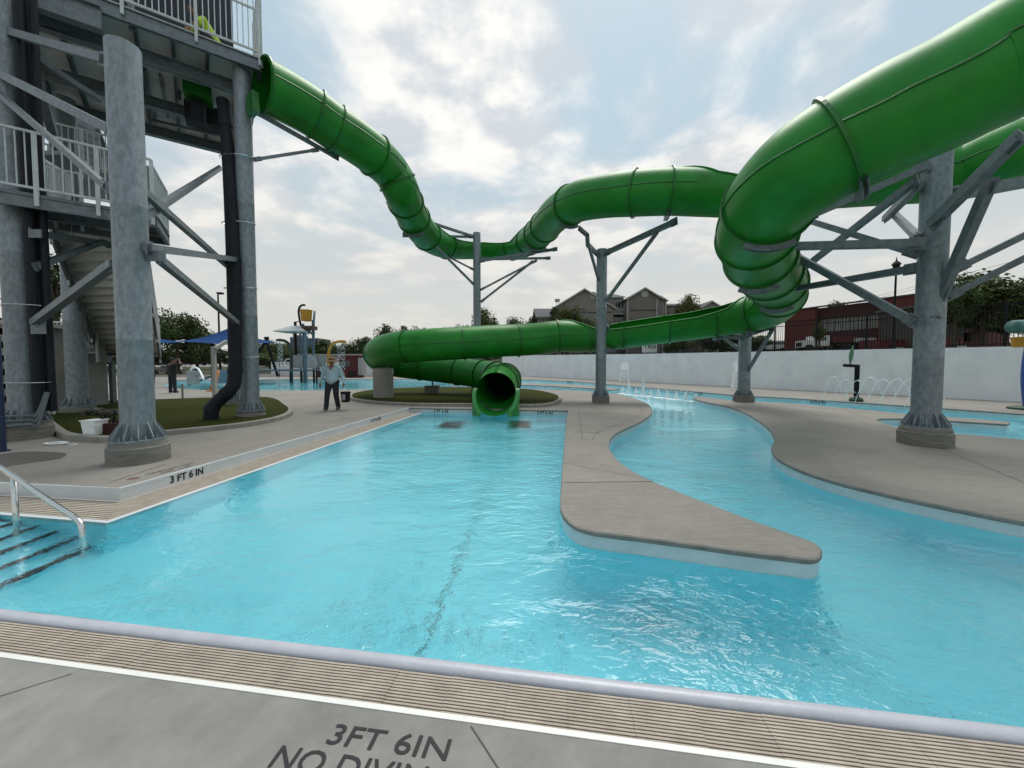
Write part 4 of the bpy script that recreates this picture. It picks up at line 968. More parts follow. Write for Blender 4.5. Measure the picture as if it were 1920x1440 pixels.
# dark conduits up the front-left column
cq = root('conduit_bundle', (cC.x + 0.45, cC.y + 0.1, 0), 'bundle of black conduits climbing the left-hand column, curving round its concrete foot', 'pipes')
for k, (ox, oy, r_) in enumerate(((0.36, -0.06, 0.085), (0.50, 0.06, 0.06), (0.30, 0.10, 0.05))):
    x, y = cC.x + ox, cC.y + oy; MB().tube([(x, y, 0.55), (x - 0.01, y, 4.0), (x, y, 8.8)], r_, 12).build('conduit', BLACKP, cq, auto=True)
for k in range(3):
    z = 0.5 - 0.09 * k; r0 = 0.40 + 0.03 * k
    pts3 = [Vector((cC.x + 0.46 + .03 * k, cC.y - .02, 0.95))] + [Vector((cC.x + math.cos(a) * r0 * 1.08, cC.y + math.sin(a) * r0, z)) for a in [R(-20 - 12 * t) for t in range(6 + k)]] 
    e_ = pts3[-1]; pts3.append(Vector((e_.x - .01, e_.y - .02, z - 0.15))); pts3.append(Vector((e_.x - .01, e_.y - .02, 0.0)))
    MB().tube(cr(pts3, 3), 0.024, 8).build('conduit', mat('grey_conduit', (0.12, 0.14, 0.15), .5), cq, auto=True)
for z in (1.15, 2.7):
    MB().tube([Vector((cC.x + .12 + math.cos(a) * 0.42, cC.y + math.sin(a) * 0.30, z)) for a in [2 * math.pi * t / 24 for t in range(25)]], 0.008, 6).build('strap', STAINLESS, cq)
# ---------------------------------------------------------------- people
def remesh(name, caps, ells, material, parent, vox=0.011, smooth=4, label=None):
    """caps: tapered limbs (p, q, r0, r1); ells: ellipsoids (c, (rx,ry,rz)) - fused into one skin"""
    mb = MB()
    for p, q, r0, r1 in caps:
        p, q = Vector(p), Vector(q); d = q - p; n = 7
        pts = []; rr = []
        dn = d.normalized()
        for k in range(4): a = math.pi / 2 * k / 4; pts.append(p - dn * r0 * math.cos(a)); rr.append(max(r0 * math.sin(a), 0.002))
        pts.append(p); rr.append(r0); pts.append(q); rr.append(r1)
        for k in range(3, -1, -1): a = math.pi / 2 * k / 4; pts.append(q + dn * r1 * math.cos(a)); rr.append(max(r1 * math.sin(a), 0.002))
        mb.tube(pts, rr, 14)
    for c, r in ells:
        c = Vector(c); rx, ry, rz = r
        prof = [(math.sin(math.pi * k / 12) + 1e-3, -math.cos(math.pi * k / 12) * rz) for k in range(13)]
        mb.lathe(c, prof, 20, rx, ry)
    o = mb.build(name, material, parent, label=label)
    m = o.modifiers.new('r', 'REMESH'); m.mode = 'VOXEL'; m.voxel_size = vox; m.use_smooth_shade = True
    s_ = o.modifiers.new('s', 'SMOOTH'); s_.iterations = smooth; s_.factor = 0.6
    dg = bpy.context.evaluated_depsgraph_get(); me = bpy.data.meshes.new_from_object(o.evaluated_get(dg)); o.modifiers.clear(); o.data = me
    if not me.materials: me.materials.append(material)
    return o
def hand(caps, ells, w_, d, side, out, curl=0.35):
    """w_: wrist, d: direction of the fingers, side: across the palm (towards thumb), out: palm normal"""
    d, side, out = (Vector(v).normalized() for v in (d, side, out))
    caps.append((w_, w_ + d * 0.05, 0.027, 0.034)); ells.append((w_ + d * 0.055, (0.036, 0.036, 0.045)))
    base = w_ + d * 0.09
    for k, ln in enumerate((0.068, 0.078, 0.072, 0.056)):
        b = base + side * (0.031 - k * 0.021) ; m = b + (d * math.cos(curl * .6) + out * math.sin(curl * .6)) * ln * .55; e_ = m + (d * math.cos(curl * 1.9) + out * math.sin(curl * 1.9)) * ln * .5
        caps.append((b, m, 0.0095, 0.009)); caps.append((m, e_, 0.009, 0.0075))
    t0_ = w_ + d * 0.03 + side * 0.03; t1 = t0_ + (d * .7 + side * .6 + out * .3).normalized() * 0.045; t2 = t1 + (d * .95 + out * .3).normalized() * 0.032
    caps.append((t0_, t1, 0.013, 0.011)); caps.append((t1, t2, 0.011, 0.008))
def add_person(base, facing, H=1.74, label='', pose=None):
    return None
Z = Vector((0, 0, 1))
# walking worker with straw hat and black bucket
bp0 = P(624, 769, 12.45); bx, by = bp0.x, bp0.y
pr1 = root('person', (bx, by, 0), "person in wide tan hat, pale teal long-sleeved shirt and dark trousers, walking across the deck", 'person')
F = Vector((0.12, -0.99, 0)).normalized(); S = Vector((1, 0.12, 0)).normalized()   # facing the pool; S = viewer's right
o = Vector((bx, by, 0)); h = lambda s_, f, z: o + S * s_ + F * f + Z * z
hipL, hipR = h(-.10, 0, .92), h(.10, 0, .92)
# leading leg (viewer's left) swings forward, trailing leg straight under
kL, aL_, kR, aR_ = h(-.13, .12, .50), h(-.15, .17, .10), h(.12, .02, .50), h(.14, -.12, .10)
shL, shR = h(-.215, 0, 1.41), h(.215, 0, 1.41); eL, eR = h(-.30, .02, 1.14), h(.30, -.03, 1.14); wL_, wR_ = h(-.355, .08, .90), h(.37, .03, .90)
caps = [(hipL, kL, .088, .062), (kL, aL_, .058, .042), (hipR, kR, .088, .062), (kR, aR_, .058, .042), (shL, eL, .052, .042), (eL, wL_, .040, .027), (shR, eR, .052, .042), (eR, wR_, .040, .027), (h(0, 0, 1.42), h(0, .01, 1.54), .058, .055), (h(0, 0, 1.0), h(0, 0, 1.36), .14, .15), (aL_, aL_ + F * .16 - Z * .05, .04, .035), (aR_, aR_ + F * .15 - Z * .05, .04, .035), (shL, shR, .06, .06)]
ells = [(h(0, .02, 1.615), (.078, .092, .115)), (h(0, .10, 1.605), (.013, .02, .022)), (h(-.08, .01, 1.61), (.012, .02, .03)), (h(.08, .01, 1.61), (.012, .02, .03)), (h(0, .085, 1.565), (.028, .014, .012)), (h(0, .01, 1.03), (.17, .125, .16))]
hand(caps, ells, wL_, (-.1, 0, -1), F, S); hand(caps, ells, wR_, (.1, 0, -1), F, -S, .9)
remesh('body', caps, ells, SKIN, pr1, 0.0085)
remesh('shirt', [(shL, eL, .070, .058), (eL, wL_ + Z * .03, .056, .042), (shR, eR, .070, .058), (eR, wR_ + Z * .03, .056, .042), (h(0, 0, 1.40), h(0, 0, 1.45), .10, .075), (shL + Z * .0, shR, .078, .078), (h(-.06, 0, 1.33), h(-.06, 0, 1.0), .155, .155), (h(.06, 0, 1.33), h(.06, 0, 1.0), .155, .155), (h(0, .05, 1.2), h(0, .06, 1.02), .15, .165)], [], TEAL, pr1, 0.014, 5)
remesh('trousers', [(hipL + Z * .04, kL, .118, .085), (kL, aL_ + Z * .01, .084, .074), (hipR + Z * .04, kR, .118, .085), (kR, aR_ + Z * .01, .084, .074), (hipL + Z * .03, hipR + Z * .03, .13, .13)], [], DENIM, pr1, 0.014, 4)
for a, lift in ((aL_, 0.0), (aR_, 0.0)):
    c = a - Z * .045; tilt = Z * (.05 if a is aL_ else 0.0)
    remesh('shoe', [(c + F * -.04, c + F * .13 + tilt, .048, .042), (c, c + Z * .05, .045, .05)], [], SHOE, pr1, 0.01, 2)
# hat
hc = h(0, .015, 1.665)
MB().lathe(hc, [(0.02, .125), (.07, .118), (.095, .09), (.105, .01), (.115, 0), (.175, -.015), (.235, -.045), (.232, -.055), (.17, -.027), (.10, -.012), (.09, .0)], 32).build('sun_hat', STRAW, pr1, smooth=True)
MB().lathe(hc, [(.1075, .012), (.1065, .034)], 32).build('hat_band', SHOE, pr1)
eb_ = MB()
for s_ in (-.03, .03): eb_.lathe(h(s_, .103, 1.625), [(.001, -.008), (.011, -.004), (.011, .004), (.001, .008)], 8)
eb_.build('eyes', BLACKM, pr1)
# bucket in the hand
bc = wR_ + Vector((.03, 0, -.13)); 
bk_ = root('bucket', (bc.x + .16, bc.y, bc.z - .40), 'black plastic bucket with a pale label carried by the person in the tan hat', 'bucket')
bq = Vector((bc.x + .03, bc.y - .0, bc.z - .50))
MB().lathe(bq, [(.125, 0), (.15, .31), (.162, .312), (.162, .345), (.15, .348), (.147, .33), (.12, .012)], 28).build('pail', BLACKM, bk_, auto=True)
MB().tube([bq + Vector((-.155, 0, .31))] + [bq + Vector((math.cos(a) * .155 - (.07 * math.sin(a)), 0, .31 + math.sin(a) * .20)) for a in [math.pi - math.pi * k / 10 for k in range(1, 10)]] + [bq + Vector((.155, 0, .31))], .005, 6).build('handle', STEELD, bk_)
lb_ = MB()
for k in range(8):
    a0, a1 = R(-112 + k * 5), R(-112 + (k + 1) * 5); lb_.add([bq + Vector((math.cos(a) * r_, math.sin(a) * r_, z)) for a, r_, z in ((a0, .136, .08), (a1, .136, .08), (a1, .150, .27), (a0, .150, .27))], [(0, 1, 2, 3)])
lb_.build('paper_label', TRIMW, bk_)
# man in dark clothes seen from behind, hands raised to his face
q = P(324, 736.5, 20.2); o2 = Vector((q.x, q.y, 0)); F2 = Vector((0.25, 0.97, 0)).normalized(); S2 = Vector((0.97, -0.25, 0)).normalized()
pr2 = root('person', (q.x, q.y, 0), "person in dark clothes by the splash pool, back turned, both arms raised to the face", 'person')
k_ = 1.08
h2 = lambda s_, f, z: o2 + (S2 * s_ + F2 * f + Z * z) * k_
hl, hr, kl, kr, al, ar = h2(-.1, 0, .92), h2(.1, 0, .92), h2(-.13, 0, .5), h2(.14, 0, .5), h2(-.15, 0, .1), h2(.17, 0, .1)
sl_, sr_, el, er, wl, wr = h2(-.2, 0, 1.42), h2(.2, 0, 1.42), h2(-.31, .20, 1.40), h2(.36, .18, 1.42), h2(-.10, .27, 1.60), h2(.10, .28, 1.62)
caps = [(hl, kl, .09, .06), (kl, al, .058, .04), (hr, kr, .09, .06), (kr, ar, .058, .04), (sl_, el, .055, .045), (el, wl, .042, .028), (sr_, er, .055, .045), (er, wr, .042, .028), (h2(0, 0, 1.42), h2(0, .02, 1.56), .058, .055), (h2(0, 0, 1.0), h2(0, 0, 1.36), .145, .155), (al, al + F2 * .16 - Z * .05, .04, .035), (ar, ar + F2 * .15 - Z * .05, .04, .035)]
ells = [(h2(0, .05, 1.64), (.08, .095, .12)), (h2(-.082, .04, 1.63), (.013, .02, .03)), (h2(.082, .04, 1.63), (.013, .02, .03)), (h2(0, .145, 1.63), (.015, .02, .02))]
hand(caps, ells, wl, (.2, -.1, .9), S2, F2, .9); hand(caps, ells, wr, (-.2, -.1, .9), -S2, F2, .9)
remesh('body', caps, ells, SKIN, pr2, 0.0095)
remesh('shirt', [(sl_, el, .085, .075), (sr_, er, .085, .075), (sl_, sr_, .08, .08), (h2(-.06, 0, 1.34), h2(-.06, 0, .98), .165, .17), (h2(.06, 0, 1.34), h2(.06, 0, .98), .165, .17), (h2(0, 0, 1.4), h2(0, 0, 1.46), .1, .075)], [], BLKCLOTH, pr2, 0.014, 5)
remesh('trousers', [(hl, kl, .115, .09), (kl, al, .085, .08), (hr, kr, .115, .09), (kr, ar, .085, .08), (hl, hr, .13, .13)], [], DENIM, pr2, 0.014, 4)
remesh('hair', [], [(h2(0, .03, 1.675), (.09, .10, .10))], BLKCLOTH, pr2, 0.01, 2)
for a in (al, ar): remesh('shoe', [(a - Z * .05 - F2 * .04, a - Z * .05 + F2 * .13, .048, .042)], [], BLKCLOTH, pr2, 0.01, 2)
# crouching worker on the platform
q = P(398, 90, 10.45); o3 = Vector((q.x, q.y, ZT)); F3 = (-U * .9 - V * .4).normalized(); S3 = Vector((-F3.y, F3.x, 0))
pr3 = root('person', tuple(o3), 'person in a lime shirt crouching behind the railing at the top of the tower', 'person')
h3 = lambda s_, f, z: o3 + S3 * s_ + F3 * f + Z * z
hl, hr, kl, kr, al, ar = h3(-.1, -.1, .34), h3(.1, -.1, .34), h3(-.16, .28, .50), h3(.16, .28, .50), h3(-.14, .05, .08), h3(.14, .05, .08)
sl_, sr_, el, er, wl, wr = h3(-.19, .25, .78), h3(.19, .25, .78), h3(-.24, .42, .58), h3(.24, .42, .58), h3(-.12, .52, .38), h3(.12, .55, .38)
caps = [(hl, kl, .085, .06), (kl, al, .056, .042), (hr, kr, .085, .06), (kr, ar, .056, .042), (sl_, el, .052, .042), (el, wl, .04, .027), (sr_, er, .052, .042), (er, wr, .04, .027), (h3(0, -.08, .38), h3(0, .22, .76), .14, .15), (h3(0, .27, .82), h3(0, .36, .94), .055, .055), (al, al + F3 * .14 - Z * .03, .038, .034), (ar, ar + F3 * .14 - Z * .03, .038, .034)]
ells = [(h3(0, .42, 1.0), (.082, .09, .11)), (h3(0, .50, .97), (.015, .02, .02))]
hand(caps, ells, wl, F3 - Z * .8, S3, -Z, .8); hand(caps, ells, wr, F3 - Z * .8, -S3, -Z, .8)
remesh('body', caps, ells, SKIN, pr3, 0.0095)
remesh('shirt', [(sl_, sl_.lerp(el, .7), .075, .07), (sr_, sr_.lerp(er, .7), .075, .07), (sl_, sr_, .085, .085), (h3(-.06, -.06, .42), h3(-.06, .2, .74), .15, .155), (h3(.06, -.06, .42), h3(.06, .2, .74), .15, .155)], [], LIME, pr3, 0.014, 5)
remesh('trousers', [(hl, kl, .11, .08), (kl, al, .08, .07), (hr, kr, .11, .08), (kr, ar, .08, .07), (hl, hr, .13, .13)], [], DENIM, pr3, 0.014, 4)
remesh('hair', [], [(h3(0, .40, 1.03), (.09, .095, .10))], BLKCLOTH, pr3, 0.01, 2)

# ---------------------------------------------------------------- handrail at the steps
hr_ = root('handrail', tuple(Vector((P(28, 980, 3.75).x, 3.75, -0.3))), 'polished stainless steel handrail dipping into the water at the pool steps', 'handrail')
ra = cr([P(-150, 800, 3.95), P(-60, 842, 3.88), P(0, 876, 3.82), P(60, 917, 3.74), P(112, 952, 3.66), P(137, 968, 3.63), P(150, 980, 3.6), P(154.5, 995, 3.58)], 6); bt = ra[-1].copy(); bt.z = -0.92; ra.append(bt)
MB().tube(ra, 0.0245, 16).build('rail', STAINLESS, hr_, smooth=True)
a = P(26, 896, 3.8); MB().tube([a, Vector((a.x, a.y, -0.5))], 0.0235, 16).build('post', STAINLESS, hr_, smooth=True)

# ---------------------------------------------------------------- small things round the tower foot
q = P(178, 803, 7.6); q.z = 0.09
bkt = root('white_bucket', tuple(q), 'white square tub with a bent handle standing on the turf by the large tower column', 'tub')
w4 = MB()
for z, s_ in ((0, .115), (.27, .135), (.28, .150), (.30, .150)): w4.v += [q + Vector((i * s_, j * s_, z)) for i, j in ((-1, -1), (1, -1), (1, 1), (-1, 1))]
for k in range(3):
    for j in range(4): w4.f.append((k * 4 + j, k * 4 + (j + 1) % 4, (k + 1) * 4 + (j + 1) % 4, (k + 1) * 4 + j))
w4.f.append((0, 3, 2, 1)); w4.f.append((12, 13, 14, 15)); w4.build('tub', WHITEG, bkt)
MB().bar(q + Vector((.05, -.16, .20)), q + Vector((.34, -.2, .24)), .014).build('handle', WHITEG, bkt)
q = P(207, 800, 7.75); q.z = 0.09
tb = root('tool_bag', tuple(q), 'dark red open tool bag full of tools on the turf beside the white tub', 'tool bag')
mb = MB(); mb.prism([(q.x - .17, q.y - .12), (q.x + .2, q.y - .12), (q.x + .2, q.y + .12), (q.x - .17, q.y + .12)], .09, .30); mb.build('bag', mat('maroon_cloth', (.05, .012, .012), .9, var=.4, vscale=14), tb)
mb = MB(); rnd = random.Random(4)
for k in range(7): p = q + Vector((rnd.uniform(-.15, .18), rnd.uniform(-.08, .08), .2)); mb.bar(p, p + Vector((rnd.uniform(-.06, .06), 0, rnd.uniform(.1, .2))), .022)
mb.tube([q + Vector((-.12, 0, .2)), q + Vector((-.08, 0, .36)), q + Vector((.1, 0, .36)), q + Vector((.14, 0, .2))], .012, 6); mb.build('tools', BLACKM, tb)
def heap(name, q, n, s_, m, label, cat, seed=1):
    rnd = random.Random(seed); mb = MB()
    for k in range(n):
        p = q + Vector((rnd.uniform(-s_, s_), rnd.uniform(-s_ * .5, s_ * .5), rnd.uniform(.03, s_ * .35)))
        ax = Matrix.Rotation(rnd.uniform(0, 3), 3, 'Z') @ Matrix.Rotation(rnd.uniform(-.6, .6), 3, 'X')
        mb.box(p, (rnd.uniform(.08, .25), rnd.uniform(.05, .16), rnd.uniform(.03, .09)), tuple(ax.col[i] for i in range(3)))
    return mb.build(name, m, label=label, cat=cat, org=tuple(q))
q = P(193, 765, 10.6); q.z = .09; heap('rubble_heap', q, 22, .38, mat('rag_pile', (.09, .09, .075), .9, var=.5, vscale=9), 'low heap of cut turf and rags on the turf between the tower columns', 'rubble heap')
# white cord coil
q = G(105, 833); rnd = random.Random(3); pts3 = []
for k in range(60):
    a = k * .72; pts3.append(q + Vector((math.cos(a) * (.10 + .07 * rnd.random()) * 1.25, math.sin(a) * (.07 + .05 * rnd.random()), .012 + .02 * rnd.random())))
pts3 += [q + Vector((.22, .03, .01)), q + Vector((.38, .02, .008)), q + Vector((.46, -.06, .008)), q + Vector((.40, -.13, .008))]
MB().tube(cr(pts3, 3), .005, 5).build('tangled_twine', WHITEG, label='tangled white cord lying on the concrete in front of the turf kerb', cat='twine', org=tuple(q))
q = P(98, 758, 7.9); MB().tube([q, q + Vector((.05, 0, -.12)), q + Vector((.01, 0, -.2))], [.035, .045, .03], 10).build('white_bag', WHITEG, label='small white plastic bag hung on the conduits of the left column', cat='bag', org=tuple(q))
# navy pole at the left edge
q = P(2, 849, 6.45); q.z = 0
np_ = root('navy_pole', tuple(q), 'dark navy pole on a small flange at the far left, beside the painted shadow', 'pole')
MB().lathe(q, [(.065, 0.015), (.065, 2.0), (.06, 2.05)], 20).build('pole', NAVYP, np_, auto=True); MB().lathe(q, [(.11, 0), (.11, .015)], 20).build('flange', NAVYP, np_)
# concrete block building corner at far left
q0 = P(-70, 700, 11.0); q1 = P(13, 700, 11.0); bb = root('block_building', (q1.x, q1.y, 0), 'corner of a grey concrete-block building behind the left column', 'building')
mb = MB(); rows_ = 14
for r_ in range(rows_): 
    z0 = r_ * .2
    for k in range(7):
        x1 = q1.x - k * .4 - (.2 if r_ % 2 else 0); x0 = x1 - .392
        mb.box(((x0 + x1) / 2 - (0 if not (r_ % 2 and k == 0) else 0), q1.y + .1, z0 + .096), (.392, .2, .192))
mb.build('block_wall', mat('grey_block', (.26, .255, .24), .9, var=.15, vscale=3, bump=.4), bb)
MB().box((q1.x - 1.4, q1.y + 1.3, 1.35), (3.1, 2.6, 2.68)).build('inner_wall', mat('grey_block', (.26, .255, .24)), bb)
MB().tube([(q1.x - .12, q1.y - .1, .35), (q1.x - .12, q1.y - .1, 1.5), (q1.x - .3, q1.y - .1, 1.68)], .028, 8).build('downpipe', BLACKP, bb)
MB().box((q1.x - 1.4, q1.y + 1.3, 2.75), (3.4, 2.9, .12)).build('roof_slab', TRIMW, bb)
# white post with rope line near walker: small bollard posts
for i, (px, py, h_, d_, lb) in enumerate(((343, 752, .62, 15.4, 'thin pale wooden stake at the back kerb of the tower turf'), (187, 743, 1.5, 17.5, 'white upright post of the pool lift between the tower columns'))):
    q = G(px, py); q.z = 0
    st = root('stake' if i == 0 else 'pool_lift', tuple(q), lb, 'stake' if i == 0 else 'pool lift')
    if i == 0: MB().box(q + Z * .36, (.07, .04, .72)).build('stick', TRIMW, st)
    else:
        MB().box(q + Z * .95, (.17, .12, 1.5)).build('mast', WHITEG, st); b5 = MB(); b5.add([q + Vector(v) for v in ((-.55, 0, .1), (.22, 0, .1), (.16, 0, .62), (-.45, 0, .62), (-.55, .4, .1), (.22, .4, .1), (.16, .4, .62), (-.45, .4, .62))], [(0, 1, 2, 3), (7, 6, 5, 4), (3, 2, 6, 7), (0, 3, 7, 4), (1, 5, 6, 2), (0, 4, 5, 1)])
        b5.build('base_housing', WHITEG, st); MB().box(q + Vector((-.15, -.01, .35)), (.22, .015, .14)).build('control_panel', BLACKM, st)
        MB().bar(q + Vector((-.1, .1, .65)), q + Vector((-.5, .1, 1.2)), .08).build('seat_arm', WHITEG, st)

# ---------------------------------------------------------------- lifeguard chairs
def guard_chair(c, fwd, lb):
    c = Vector(c); fwd = Vector(fwd).normalized(); sd_ = Vector((-fwd.y, fwd.x, 0))
    r_ = root('lifeguard_chair', tuple(c), lb, 'lifeguard chair', 'lifeguard chairs along the white wall')
    def at_(s_, f, z): return c + sd_ * s_ + fwd * f + Z * z
    for s_ in (-1, 1):
        for f in (1, -1): MB().bar(at_(s_ * .38, f * .42, 0), at_(s_ * .27, f * .22, 1.12), .07, .05).build('leg', WHITEG, r_)
        MB().bar(at_(s_ * .29, -.25, 1.40), at_(s_ * .29, .3, 1.40), .09, .03).bar(at_(s_ * .29, .25, 1.1), at_(s_ * .29, .25, 1.4), .05, .05).build('armrest', WHITEG, r_)
    for k in range(3): MB().bar(at_(-.37 + k * .03, .40 - k * .07, .25 + k * .3), at_(.37 - k * .03, .40 - k * .07, .25 + k * .3), .05, .09).build('step', WHITEG, r_)
    mb = MB()
    for k in range(5): mb.bar(at_(-.27, .25 - k * .11, 1.14), at_(.27, .25 - k * .11, 1.14), .09, .03)
    mb.build('seat', WHITEG, r_); mb = MB()
    for k in range(6):
        s_ = -.23 + k * .092; mb.bar(at_(s_, -.26, 1.16), at_(s_ * 1.15, -.38, 1.82 - abs(s_) * .55), .08, .02)
    mb.build('backrest', WHITEG, r_); return r_
guard_chair(G(1171, 717.5), (-.3, -1, 0), "white lifeguard chair seen whole before the white wall, just left of the fountain jets")
guard_chair(P(1386, 731, 22.4) * Vector((1, 1, 0)), (-.5, -1, 0), 'white lifeguard chair mostly hidden behind the short grey slide post')

# ---------------------------------------------------------------- water jets
rnd = random.Random(7)
def foamcol(c, h_, r_, s_):
    prof = []; n = 9
    for k in range(n + 1):
        f = k / n; prof.append((r_ * (1.25 - .9 * f) * (.75 + .5 * rnd.random()), h_ * f))
    mb = MB(); mb.lathe(c, prof, 9)
    for v in mb.v: v += Vector((rnd.uniform(-1, 1), rnd.uniform(-1, 1), rnd.uniform(-.3, .3))) * r_ * .22
    for k in range(14):
        p = c + Vector((rnd.gauss(0, r_ * 1.1), rnd.gauss(0, r_ * 1.1), h_ * rnd.uniform(.1, 1.12))); mb.box(p, (.022, .022, .03))
    return mb
for i, (px, h_) in enumerate(((1167, .42), (1178.5, .78), (1192, .46), (1205.5, .95), (1220, .40), (1234.5, .46), (1251, .44), (1268, .44), (1285.5, .42), (1305, .38))):
    t = (px - 1160) / 139; q = G(px, 738 + 15 * t, WZ); q.z = WZ
    lb = {1: 'fairly tall white foaming jet, second of the row across the river channel', 3: 'tallest white foaming jet of the row across the river channel'}.get(i, 'low white foaming jet in the row across the river channel')
    foamcol(q, h_, .085, i).build('bubbler_jet', FOAM, label=lb, cat='water jet', group='foaming jets across the river channel' if i in (1, 3) else 'low foaming jets across the river channel', org=tuple(q), smooth=True)
fs_ = MB(); a, b = G(1160, 738.5, WZ), G(1303, 754.5, WZ); n = 60
for k in range(n):
    c = a.lerp(b, k / n); fs_.lathe(c + Vector((rnd.gauss(0, .03), rnd.gauss(0, .12), -.01)), [(.16 * rnd.uniform(.5, 1.1), 0), (.10 * rnd.uniform(.4, 1), .03 + .03 * rnd.random()), (.01, .05)], 8)
fs_.build('foam_line', FOAM, kind='stuff', label='line of white foam on the water under the row of jets', cat='foam', org=tuple(a), smooth=True)
for i, (px, py) in enumerate(((1542, 750), (1562, 751), (1583, 753), (1603, 754.5), (1625, 756.5), (1648, 759), (1671, 761.5), (1695, 764))):
    q = G(px, py); q.z = 0.0; d = Vector((0.50, -.42, 0)); hh = (1.12, 1.0, .98, 1.12, 1.05, 1.08, 1.12, 1.1)[i]; ps = []
    for k in range(21):
        f = k / 20; ps.append(q + d * (f * (.55 + .28 * i / 7) * 2) + Z * (4 * hh * f * (1 - f) - (.19 * f)))
    mb = MB(); mb.tube(ps[:13], [.008 + .004 * (k / 12) for k in range(13)], 6)
    for k in range(60):
        f = rnd.uniform(.5, 1); j = f * 20; p0 = ps[int(j)]; mb.box(p0 + Vector((rnd.gauss(0, .02), rnd.gauss(0, .02), rnd.gauss(0, .03))), (.010, .010, .022))
    mb.build('arched_jet', SPRAY, label='thin arching water jet thrown from the far channel edge by the black spout', cat='water jet', group='thin arching jets along the far channel edge', org=tuple(q), smooth=True)
# black spout with a leaf
q = G(1605, 752.5); q.z = 0
spt = root('leaf_spout', tuple(q), 'black bent water spout with a green leaf on top at the far channel edge', 'water spout')
tp = P(1605.5, 685, q.y); MB().tube([q, Vector((q.x, q.y, tp.z - .06))], .085, 14).build('post', BLACKM, spt, auto=True)
MB().tube([Vector((q.x + .05, q.y, tp.z - .03)), P(1583, 685, q.y - .1)], .065, 14).build('nozzle_arm', BLACKM, spt, auto=True)
lf = MB(); c = P(1595, 684, q.y); n = 9; vs = []
for k in range(n + 1):
    f = k / n; w_ = .10 * math.sin(math.pi * min(1, f * .95 + .03)) ; p = c + Vector((.09 * f, 0, .80 * f)); vs += [p + Vector((-w_, .03, 0)), p + Vector((0, -.02, 0)), p + Vector((w_, .03, 0))]
lf.add(vs, [(k * 3 + j, k * 3 + j + 1, k * 3 + j + 4, k * 3 + j + 3) for k in range(n) for j in (0, 1)]); lo_ = lf.build('leaf', mat('green_leaf_paint', (.08, .19, .09), .4), spt)
sm_ = lo_.modifiers.new('t', 'SOLIDIFY'); sm_.thickness = .02
MB().lathe(q, [(.22, 0), (.24, .08), (.18, .16), (.10, .18)], 14).build('base_cover', mat('green_base', (.01, .05, .02), .5), spt)
mb = MB()
for k in range(30): p = P(1585 + rnd.uniform(-2, 1), rnd.uniform(688, 740), q.y - .1); mb.box(p, (.008, .008, .06))
mb.build('falling_water', SPRAY, spt, kind='stuff')
# blue post feature at right edge with yellow bucket
q = G(1934, 768); q.z = 0
bf = root('play_feature', tuple(q), 'tall curved blue play post with a green leaf and yellow bucket at the right edge', 'play feature')
dd = q.y; MB().tube(cr([q, P(1930, 735, dd), P(1929, 700, dd), P(1934, 660, dd), P(1944, 620, dd), P(1950, 590, dd)], 5), .17, 18).build('post', mat('blue_paint', (.015, .075, .28), .35), bf, smooth=True)
MB().lathe(q + Vector((-.05, 0, 0)), [(.5, 0), (.5, .06), (.3, .12)], 12).build('base_cover', mat('green_base', (.01, .05, .02), .5), bf)
MB().tube(cr([P(1899, 613, dd), P(1912, 612, dd), P(1938, 612, dd)], 3), .22, 14).build('leaf_canopy', mat('pale_green_panel', (.06, .15, .13), .4), bf, smooth=True)
MB().lathe(P(1917, 651, dd), [(.22, 0), (.26, .30), (.28, .31), (.28, .34)], 18).build('tipping_bucket', YEL, bf, auto=True); MB().bar(P(1915, 636, dd), P(1919, 626, dd), .03).build('hanger', WHITEG, bf)
# ---------------------------------------------------------------- splash playground beyond the tower
def Q(px, py, d): return P(px, py, d)
def vcyl(mb, px, d, y0, y1, r, seg=12):
    a, b = Q(px, y0, d), Q(px, y1, d); mb.tube([Vector((a.x, a.y, a.z)), Vector((a.x, a.y, b.z))], r, seg); return mb
D = 37.0
q = Q(575, 715, D); ps_ = root('splash_structure', (q.x, q.y, WZ), 'blue-grey water play structure with roof, panels and a big yellow tipping bucket on top', 'play structure')
for px, y1, d in ((548, 632, D), (571, 607, D), (575, 624, D - 2.5), (589, 600, D + .5), (565, 620, D + 2)):
    mb = MB(); vcyl(mb, px, d, 722, y1, .105); mb.build('post', PGREY, ps_, auto=True)
hp = cr([Q(566, 618, D), Q(562, 600, D), Q(560, 585, D), Q(562, 576, D), Q(567, 572, D), Q(572, 572, D)], 4)
MB().tube(hp, .10, 10).build('water_pipe', BLACKM, ps_, smooth=True)
MB().tube([Q(588, 640, D), Q(588.5, 600, D), Q(590, 583, D)], .10, 10).build('bucket_post', PGREY, ps_, smooth=True)
b_ = Q(574.5, 602, D); MB().lathe(b_, [(.42, 0), (.46, .1), (.54, 1.0), (.57, 1.02), (.57, 1.08), (.50, 1.06)], 20).build('tipping_bucket', YEL, ps_, auto=True)
rf = MB(); rc = Q(556, 622, D); rw_ = 1.5
for a0 in range(4):
    pass
c1_ = [rc + Vector((-1.55, -1.2, 0)), rc + Vector((1.25, -1.2, 0)), rc + Vector((1.25, 1.2, 0)), rc + Vector((-1.55, 1.2, 0))]; t1_ = [rc + Vector((-.35, -.3, .55)), rc + Vector((.6, -.3, .55)), rc + Vector((.6, .3, .55)), rc + Vector((-.35, .3, .55))]
vs = [v - Z * .08 for v in c1_] + c1_ + t1_; rf.add(vs, [(3, 2, 1, 0), (0, 1, 5, 4), (1, 2, 6, 5), (2, 3, 7, 6), (3, 0, 4, 7), (4, 5, 9, 8), (5, 6, 10, 9), (6, 7, 11, 10), (7, 4, 8, 11), (8, 9, 10, 11)])
rf.build('roof', mat('pale_play_roof', (.38, .40, .40), .5), ps_)
